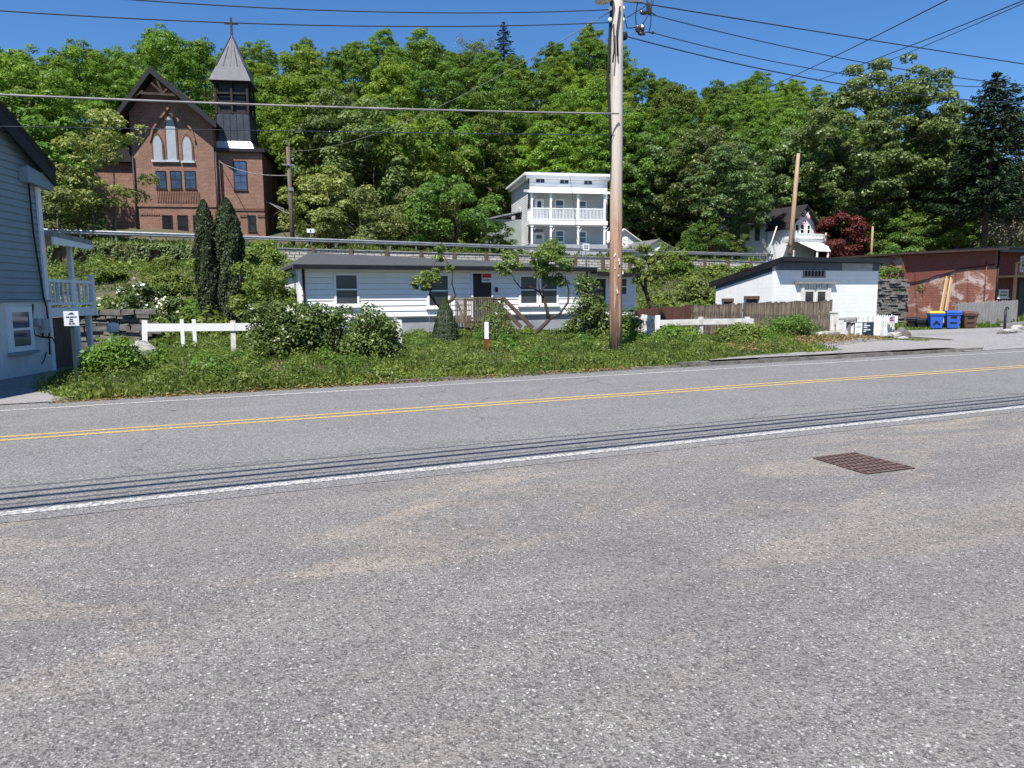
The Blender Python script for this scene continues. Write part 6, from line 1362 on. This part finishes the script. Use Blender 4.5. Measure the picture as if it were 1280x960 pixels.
for x,y,Y,l,w_ in ((1043,391,17.5,'thick weathered white gate post, left of two by the mailbox',.17),(1050,398,17.2,'thick weathered white gate post nearer the road, right of two by the mailbox',.17)):
    p=onY(x,y,Y); t=MB(); t.box(-w_/2,w_/2,-w_/2,w_/2,-.1,p.z); t.prism([(-w_/2-.02,-w_/2-.02,p.z),(w_/2+.02,-w_/2-.02,p.z),(w_/2+.02,w_/2+.02,p.z),(-w_/2-.02,w_/2+.02,p.z)],(0,0,.05)); t.box(-w_/2-.05,-w_/2,-.02,.03,.2,.9); tag(t.build('gate_post','old_white_paint',None,(p.x,Y,0)),l,'post')
p=onY(1061,402,17.2); q2=onY(1070,402,17.2); t=thing('mailbox','grey weathered rural mailbox on a braced post beside the white gate posts','mailbox',(p.x,17.2,0)); zt=onY(1061,396,17.2).z; zb4=onY(1061,402.5,17.2).z; L2=.24
m=MB(); r_=(zt-zb4)/2; pr=[(-L2,-r_,zb4),(-L2,r_,zb4)]; pr+= [(-L2,r_*math.cos(a),zb4+r_*.9+r_*math.sin(a)*1.05) for a in [i*math.pi/8 for i in range(9)]]; pr+=[]; m.prism(pr,(2*L2,0,0)); part(m,'box','wood_silver',t)
m=MB(); m.prism([(x+2*L2+.001,y*1.03,z) for x,y,z in pr],(.03,0,0)); part(m,'door','dark_trim',t)
m=MB(); m.box(-.05,.05,-.05,.05,-.1,zb4-.001); m.bar((-.1,0,.45),(.22,0,zb4-.03),.05); part(m,'post','wood_silver',t,False)
p=onY(1067.5,403,16.9); r2=onY(1088,426,16.9); wd=r2.x-p.x; t=thing('estate_sign','black and white real estate sign board standing before the white picket fence','sign',(p.x,16.9,0),R(-6)); H_=p.z
m=MB(); 
for x in (.04,wd-.07): m.box(x,x+.03,.0,.03,-.1,H_)
m.build('stake','dark_trim',t); zl=.14
m=MB(); m.box(0,wd,-.025,-.001,zl,H_); pn=m.build('panel','sign_navy',t)
m=MB(); m.box(.02,wd*.40,-.03,-.0255,zl+(H_-zl)*.28,H_-.02); m.build('portrait_panel','sign_white',pn)
m=MB(); m.box(wd*.10,wd*.33,-.034,-.0305,zl+(H_-zl)*.72,zl+(H_-zl)*.80); m.box(wd*.13,wd*.30,-.034,-.0305,zl+(H_-zl)*.30,zl+(H_-zl)*.42); m.build('small_print','meter_grey',pn)
m=MB()
for fz,fa,fb_ in ((.88,.48,.62),(.78,.48,.80),(.68,.48,.66),(.55,.48,.82),(.46,.48,.60)): m.box(wd*fa,wd*fb_,-.03,-.0255,zl+(H_-zl)*fz,zl+(H_-zl)*(fz+.05))
for fa,fb_ in ((.08,.3),(.33,.5),(.53,.62),(.65,.92)): m.box(wd*fa,wd*fb_,-.03,-.0255,zl+(H_-zl)*.08,zl+(H_-zl)*.2)
m.build('lettering','sign_white',pn)
p=onY(1110,395,18.35); r2=onY(1121,403.5,18.35); t=thing('faded_sign','faded pink and white sign hanging on the right end of the white picket fence','sign',(p.x,18.34,0)); m=MB(); m.box(0,r2.x-p.x,-.02,0,r2.z,p.z); pn=m.build('panel','sign_white',t); m=MB(); m.box(.03,(r2.x-p.x)*.7,-.025,-.0205,r2.z+.03,p.z-.05); m.build('faded_print','sign_pink',pn); m=MB(); [m.box(.06,(r2.x-p.x)*k_,-.03,-.0255,r2.z+.08+.06*i,r2.z+.11+.06*i) for i,k_ in enumerate((.55,.45,.6))]; m.build('lettering','sign_ink',pn)
for x,y,Y,r,l,sd_ in ((1030,431,17.0,(.30,.22,.13),'flat white stone at the foot of the left gate post',1),(1042,433,16.8,(.28,.2,.10),'flat grey stone just below the gate posts',2),(1055.5,432,16.7,(.14,.13,.17),'upright white stone right of the gate posts',3),(1126,422,18.2,(.30,.26,.28),'big grey boulder at the right end of the white picket fence',4),(1119,427,17.9,(.2,.18,.18),'pale stone left of the big grey boulder',5),(1129,430,17.6,(.22,.18,.10),'flat stone in front of the big grey boulder',6),
      (1260,419.5,18.6,(.30,.2,.14),'white stone at the foot of the black post',7),(1272,417,18.9,(.42,.28,.2),'pale flat stone right of the black post',8),(1252,421,18.4,(.2,.16,.10),'dark small stone left of the black post',9)):
    p=onY(x,y,Y); m=MB(); m.blob((0,0,0),r,sd_,.4); tag(m.build('stone','rock' if sd_ not in (9,4,2) else 'kerb_stone',None,(p.x,Y,hz(p.x,Y)+r[2]*.55)),l,'rock')
# black post and pipe rail on the right
p=onY(1257.5,386,19.2); t=thing('black_post','thin black post with small top cap right of the grey picket fence','post',(p.x,19.2,0)); MB().tube([(0,0,-.2),(0,0,p.z)],.05,8).build('shaft','dark_trim',t); m=MB(); m.tube([(0,0,p.z),(0,0,p.z+.06),(.09,-.02,p.z+.05),(.14,-.03,p.z-.02)],.03,6); m.box(-.11,.11,-.09,.09,-.05,.09); m.build('fittings','dark_trim',t)
for i,(x0_,y0_,x1_,y1_,l) in enumerate(((1252,406,1296,402,'grey timber lying on the bank right of the black post, upper one'),(1256,409,1296,409,'grey timber lying on the bank right of the black post, lower one'))):
    a_=onY(x0_,y0_,20.3-.3*i); b_=onY(x1_,y1_,20.3-.3*i); tag(MB().bar((0,0,0),b_-a_,.12).build('timber','wood_silver',None,a_),l,'timber')

# ------------------------------------------------------------------ bins and planks
def bin_(label,x0_,x1_,yt,yb,Y,body,lid,seed,handle=True,lidz=.07):
    a=onY(x0_,yt,Y); b=onY(x1_,yb,Y); w2=(b.x-a.x)/2; H_=a.z-hz(a.x,Y); d2=w2*1.05; xc=a.x+w2; w2=.31; d2=.30; t=thing('wheelie_bin',label,'bin',(xc,Y,hz(xc,Y)),R(-48+seed*4),'bins in front of the red brick building')
    k_=.80; w3=w2*.93; m=MB(); zt=H_-lidz-.02
    m.hexa([(-w3*k_,-d2*k_,.05),(w3*k_,-d2*k_,.05),(w3*k_,d2*k_,.05),(-w3*k_,d2*k_,.05),(-w3,-d2,zt),(w3,-d2,zt),(w3,d2,zt),(-w3,d2,zt)])
    m.box(-w3-.03,w3+.03,-d2-.03,d2+.03,zt-.08,zt); part(m,'body',body,t)
    m=MB(); m.hexa([(-w2,-d2-.06,H_-lidz),(w2,-d2-.06,H_-lidz),(w2,d2+.04,H_-lidz),(-w2,d2+.04,H_-lidz),(-w2*.9,-d2*.9,H_),(w2*.9,-d2*.9,H_),(w2*.9,d2*.95,H_+.02),(-w2*.9,d2*.95,H_+.02)]); part(m,'lid',lid,t)
    for s in (-1,1):
        m=MB(); m.tube([(s*w3*.8,d2*.8,.11),(s*w3*1.02,d2*.8,.11)],.11,12); part(m,'wheel','plastic_black',t,False)
    m=MB(); m.tube([(-w3*.8,d2+.05,zt-.03),(-w3*.8,d2+.12,zt+.01),(w3*.8,d2+.12,zt+.01),(w3*.8,d2+.05,zt-.03)],.02,6); part(m,'handle',lid if lid!='plastic_yellow' else body,t,False)
    if handle:
        m=MB(); yy=lambda z: -d2*(k_+(1-k_)*(z-.05)/(zt-.05))-.012
        if handle==1:
            z0_,z1_=zt*.66,zt*.84; m.hexa([(-w3*.45,yy(z0_),z0_),(w3*.45,yy(z0_),z0_),(w3*.45,yy(z0_)+.03,z0_),(-w3*.45,yy(z0_)+.03,z0_),(-w3*.45,yy(z1_),z1_),(w3*.45,yy(z1_),z1_),(w3*.45,yy(z1_)+.03,z1_),(-w3*.45,yy(z1_)+.03,z1_)])
            z0_,z1_=zt*.34,zt*.44; m.hexa([(-w3*.5,yy(z0_),z0_),(w3*.5,yy(z0_),z0_),(w3*.5,yy(z0_)+.03,z0_),(-w3*.5,yy(z0_)+.03,z0_),(-w3*.5,yy(z1_),z1_),(w3*.5,yy(z1_),z1_),(w3*.5,yy(z1_)+.03,z1_),(-w3*.5,yy(z1_)+.03,z1_)])
        else:
            for k2 in range(7):
                a1=math.pi*k2/7; a2=math.pi*(k2+1)/7; p1=(w3*.42*math.cos(a1),0,zt*.28+zt*.15*math.sin(a1)); p2=(w3*.42*math.cos(a2),0,zt*.28+zt*.15*math.sin(a2)); m.bar((p1[0],yy(p1[2]),p1[2]),(p2[0],yy(p2[2]),p2[2]),.05,.03)
            m.bar((-w3*.2,yy(zt*.5),zt*.5),(w3*.2,yy(zt*.5),zt*.5),.06,.03)
        part(m,'recess','dark_trim' if handle==1 else 'drain_dark',t,False)
    return t
bin_('black bin, leftmost of the row before the red building',1137,1147,397,411,24.2,'plastic_black','plastic_black',0,0)
bin_('black bin touching the yellow-lidded blue bin',1147.5,1160,398.5,412,23.6,'plastic_black','plastic_black',1,0)
bin_('blue bin with yellow lid',1160,1178,389.5,412.5,22.9,'plastic_blue','plastic_yellow',2,2)
bin_('blue bin with blue lid',1180,1199.5,389,412,22.6,'plastic_blue','plastic_blue',2,1)
bin_('brown bin at the right end of the bin row',1200,1221,390,412,22.5,'plastic_brown','plastic_brown',3,1)
for i,(xt,yt,xb,yb,l) in enumerate(((1184,347,1173.5,404,'new pale timber plank leaning on the red brick wall, left of two'),(1189.5,348,1180,404,'new pale timber plank leaning on the red brick wall, right of two'))):
    a_=onY(xt,yt,27.75); b_=onY(xb,yb,26.2); b_.z=hz(b_.x,26.2)+.02; a_=a_; tag(MB().bar((0,0,0),a_-b_,.22,.05,(0,1,0)).build('plank','wood_new',None,b_),l,'plank')

# ------------------------------------------------------------------ sign by the left driveway
t=thing('parking_sign','small white lettered sign on a dark green metal post by the left driveway','sign',(-2.16,14.2,.0),R(8)); top_=onY(91,388,14.2); 
a_=onY(79,389,14.2); b_=onY(99,407,14.2); wd=b_.x-a_.x; cx=(a_.x+b_.x)/2+2.16
m=MB(); m.bar((-.0,0,-.2),(cx,0,a_.z+.01),.055,.03,(0,1,0)); part(m,'post','sign_post_green',t,False)
m=MB(); m.box(cx-wd/2,cx+wd/2,-.03,-.022,b_.z,a_.z); pn=m.build('panel','sign_white',t); hh=a_.z-b_.z; m=MB()
m.prism([(cx-.05,-.031,a_.z-hh*.22),(cx+.05,-.031,a_.z-hh*.22),(cx+.02,-.031,a_.z-hh*.08),(cx-.02,-.031,a_.z-hh*.13)],(0,-.003,0))
for z_,ws in ((.40,(-.36,-.12,-.08,.16,.2,.36)),(.56,(-.12,.1)),(.70,(-.16,.12)),(.85,(-.2,-.02,.03,.22))):
    for k2 in range(0,len(ws),2): m.box(cx+wd*ws[k2],cx+wd*ws[k2+1],-.034,-.0305,a_.z-hh*(z_+.04),a_.z-hh*(z_-.04))
m.build('lettering','sign_ink',pn)
# ------------------------------------------------------------------ storm drain in the lot
gx=[Vector((5.43,5.17,0)),Vector((5.98,5.17,0)),Vector((5.95,4.48,0)),Vector((5.37,4.51,0))]
t=thing('storm_drain','rusty square storm drain grate set in the parking lot','drain grate',(5.68,4.83,0))
e=[p-Vector((5.68,4.83,0)) for p in gx]; m=MB(); m.add([(p.x,p.y,.001) for p in e],[(3,2,1,0)]); m.build('pit','drain_dark',t)
m=MB(); L_=lambda s,r_: (e[0]*(1-s)+e[1]*s)*(1-r_)+(e[3]*(1-s)+e[2]*s)*r_
for i in range(11): s=i/10; m.bar(L_(s,0)+Vector((0,0,.006)),L_(s,1)+Vector((0,0,.006)),.016,.006)
for i in range(8): s=i/7; m.bar(L_(0,s)+Vector((0,0,.0075)),L_(1,s)+Vector((0,0,.0075)),.024,.007)
m.build('grate','rust',t)

# ------------------------------------------------------------------ utility pole and wires
PY=15.9; PXX=onY(769.3,440,PY).x; pz=hz(PXX,PY); P=thing('utility_pole','tall wooden utility pole by the kerb, red-brown below and bleached above','pole',(PXX,PY,pz)); ptop=12.6
m=MB(); m.tube([(0,0,-.3),(0,0,1),(-.02,0,4),(-.035,0,8),(-.04,0,ptop)],[.172,.165,.158,.152,.125],14); m.build('shaft','pole_wood',P)
def PX(x,y,Y=PY): p=onY(x,y,Y); return Vector((p.x-PXX,Y-PY,p.z-pz))
def W_(x,y,Y=PY): return onY(x,y,Y)
m=MB(); m.tube([PX(764.5,0)+Vector((-.03,-.02,.8)),PX(764,14),PX(763,30),PX(761.5,60),PX(759.5,100),PX(762,140),PX(764,175),PX(765,240)],.035,6); m.tube([PX(767,30,PY-.2),PX(768,60,PY-.2),PX(766,78,PY-.2)],.02,5); m.tube([PX(775,8,PY-.19),PX(771,40,PY-.2),PX(772,70,PY-.2)],.022,5); m.build('riser_cable','cable_black',P)
m=MB(); m.tube([PX(766,-25),PX(758,-22),PX(750,-12)],.03,6); m.build('lamp_arm','galvanised',P)
l_=PX(754.5,-2); m=MB(); m.blob(l_+Vector((0,0,.08)),(.22,.30,.09),1,.0,14,8); lh=m.build('lamp_head','galvanised',P); m=MB(); m.blob(l_+Vector((0,0,-.02)),(.20,.27,.09),1,.0,14,8); m.build('lamp_lens','lamp_lens',lh)
m=MB(); 
for y in (11.5,26): 
    for s in (-1,1): m.blob(PX(769+s*8,y)+Vector((0,-.06,0)),(.05,.05,.06),3,.0,8,5)
m.build('spool_insulator','white_paint',P)
m=MB(); m.blob(PX(780.5,45)+Vector((0,0,0)),(.09,.07,.10),5,.2); m.box(*(PX(774,45).x,PX(780,45).x),-.05,.05,PX(777,46).z-.03,PX(777,46).z+.03); m.build('cable_clamp','cable_black',P)
m=MB(); q_=random.Random(9)
for i in range(9): z=q_.uniform(1.4,2.6); a=q_.uniform(3.9,5.5); m.box(.18*math.cos(a)-.02,.18*math.cos(a)+.02,.183*math.sin(a)-.004,.183*math.sin(a),z,z+q_.uniform(.03,.09))
m.build('paper_scrap','old_white_paint',P)
m=MB(); m.bar((-.3,-.2,10.95),(2.2,-.2,10.95),.10,.12); m.build('crossarm','wood_grey',P)
# drop-out switches hanging in the wires right of the pole
S0=onY(805,18,PY); t=thing('line_switch','dark insulators and looped jumper wires hanging from the lines right of the utility pole','insulator',S0)
D=lambda x,y,dy=0: onY(x,y,PY+dy)-S0
for x,y,r in ((810.5,10,(.05,.05,.14)),(812,14,(.06,.05,.10)),(804.5,16,(.11,.05,.05)),(797,36,(.08,.06,.09)),(803,35,(.06,.06,.10)),(802,42,(.10,.05,.05)),(816,41,(.04,.04,.04))): MB().blob(D(x,y),r,int(x),.2,10,8).build('insulator','porcelain_brown',t)
m=MB(); 
for pts in ([(800,-8),(796,8),(794.5,20),(795.5,33)],[(808,-8),(809,4),(812,14)],[(818,-8),(816,5),(812,15),(806,26),(801,33)],[(814,-8),(814,15),(813.5,30),(811,41)],[(802,42),(808,40),(816,41)],[(784,22),(793,16),(804,10),(810,4)],[(780,18),(782,28),(784,35),(790,35),(795,34)],[(812,14),(821,20)]):
    m.tube([D(x,y) for x,y in pts],.013,5)
m.build('jumper_wire','cable_black',t)
m=MB(); m.bar(D(790,1),D(803,1),.08); m.bar(D(790,2),D(768,-2),.05); m.build('bracket','galvanised',t)
def wire(name,label,pts,Y,x0_,x1_,r,m_,n=40):
    P3=[onY(x,y,Y) for x,y in pts]; X_=[p.x for p in P3]; Z_=[p.z for p in P3]
    co=np.polyfit(X_,Z_,min(2,len(pts)-1)); 
    pp=[(x,Y,float(np.polyval(co,x))) for x in np.linspace(x0_,x1_,n)]
    o=Vector(pp[0]); m=MB(); m.tube([Vector(p)-o for p in pp],r,5); return tag(m.build(name,m_,None,o),label,'cable')
wire('overhead_wire','thin dark wire crossing the sky over the steeple, reaching the pole',[(0,13.5),(490,33),(765,28)],PY,-22,PXX-.12,.012,'cable_dark')
wire('overhead_wire','thin dark topmost wire across the upper left sky to the pole',[(170,0),(680,15),(765,12)],PY,-22,PXX-.12,.012,'cable_dark')
wire('overhead_cable','thick sunlit grey cable crossing the whole wood from left edge to pole',[(0,118.5),(340,131.5),(766,142)],PY-.25,-22,PXX-.12,.021,'cable_grey')
wire('overhead_wire','faint thin wire below the thick grey cable, crossing the church front',[(0,158),(350,163.5),(765,169)],PY-.1,-22,PXX-.12,.008,'cable_dark')
wire('overhead_wire','highest wire sloping down to the right from the pole to the right edge',[(790,2),(1050,44),(1280,80)],PY,PXX+.4,60,.016,'cable_dark')
wire('overhead_wire','second wire right of the pole, from the upper insulators',[(821,20),(960,53.6),(1096,81)],PY,S0.x+.25,40,.013,'cable_dark')
wire('overhead_wire','third wire right of the pole, from the lower insulators',[(816,41),(960,75.5),(1039,90)],PY,S0.x+.2,34,.012,'cable_dark')
wire('overhead_wire','lowest wire right of the pole, ending behind the treetops',[(781,45),(958,87.5),(1017,99)],PY,PXX+.17,32,.016,'cable_dark')
def cable3(name,label,a,b,sag,r,m_,n=24):
    a=Vector(a);b=Vector(b); m=MB(); m.tube([(b-a)*(i/n)-Vector((0,0,sag*4*(i/n)*(1-i/n))) for i in range(n+1)],r,5); return tag(m.build(name,m_,None,a),label,'cable')
cable3('service_wire','pale service wire falling from the utility pole to the church pole',onY(762,15,PY),CHP,.9,.010,'cable_grey')
TW=F_.w(uR+.6,-.1,zc-.1)
cable3('service_wire','upper pale wire from the church pole to the tower corner',CHP+Vector((0,0,-1.6)),F_.w(uR+.3,-.15,zc-.9),.4,.03,'cable_grey')
cable3('service_wire','lower pale wire from the church pole to the church side wall',CHP+Vector((0,0,-4.2)),F_.w(.1,2,zc-4.2),.1,.03,'cable_grey')
cable3('overhead_wire','dark wire running from the treetops up to the top edge, leftmost of three',atD(955,112,62),atD(1215,-16,30),.1,.028,'cable_dark')
cable3('overhead_wire','dark wire running from the treetops up to the top edge, middle of three',atD(1020,101,62),atD(1300,-8,30),.1,.026,'cable_dark')
cable3('overhead_wire','dark wire running from the treetops to the upper right corner, lowest of three',atD(1062,95,62),atD(1320,-14,30),.1,.022,'cable_dark')
hg=gu(712,218,-.4)
cable3('service_wire','dark service wire dropping to the grey house roof from its right front',G.w(hg[0],-.5,hg[1]),grounded(722,300,51.5)[0:2]+(onY(732,300,51.5).z,),.05,.018,'cable_black')
# power lines along the near verge, overhead and out of frame: their shadows stripe the road
for k_,(yy,zz,r_,l) in enumerate(((7.22-.444*5.6,5.6,.014,'thin cable along the near verge above the road, farthest strand'),(7.00-.444*5.4,5.4,.030,'thick cable bundle along the near verge, second strand'),(6.80-.444*5.3,5.3,.036,'thick cable bundle along the near verge, third strand'),(6.64-.444*5.1,5.1,.014,'thin cable along the near verge, fourth strand'),(6.53-.444*5.0,5.0,.036,'thick cable bundle along the near verge, nearest strand'))):
    m=MB(); m.tube([(x,.02*math.sin(x*.11+k_),.0009*(x-8)**2-.004*k_*abs(x-5)) for x in np.linspace(-30,48,60)],r_,6); tag(m.build('overhead_cable','cable_black',None,(0,yy,zz)),l,'cable')
# vines over the dark wall
def vines(g,n):
    X=xw0-23+g.random(n)*23.5; return X,49.15-.35*g.random(n),np.full(n,1.)
g=np.random.default_rng(19); n=9000; X=xw0-23+g.random(n)*23; t_=g.random(n); cut=.5+.5*np.sin(X*1.9)*np.sin(X*.7+1)+.25*np.sin(X*5); Z=5.05-.011*X-t_*2.4*np.clip(cut,.15,1)
o=bpy.data.objects.new('wall_vines',leaf_mesh('wall_vines',np.stack([X,49.12-.3*g.random(n),Z],1),unit(g,n)*.7+np.array([0,-1,.4]),.12+.12*g.random(n),g.random(n),'leaf_olive',along=unit(g,n)*.5+np.array([0,0,-1.]),seed=19)); COL.objects.link(o); tag(o,'drooping olive vines hanging over the dark retaining wall below the church','vines',None,'stuff')
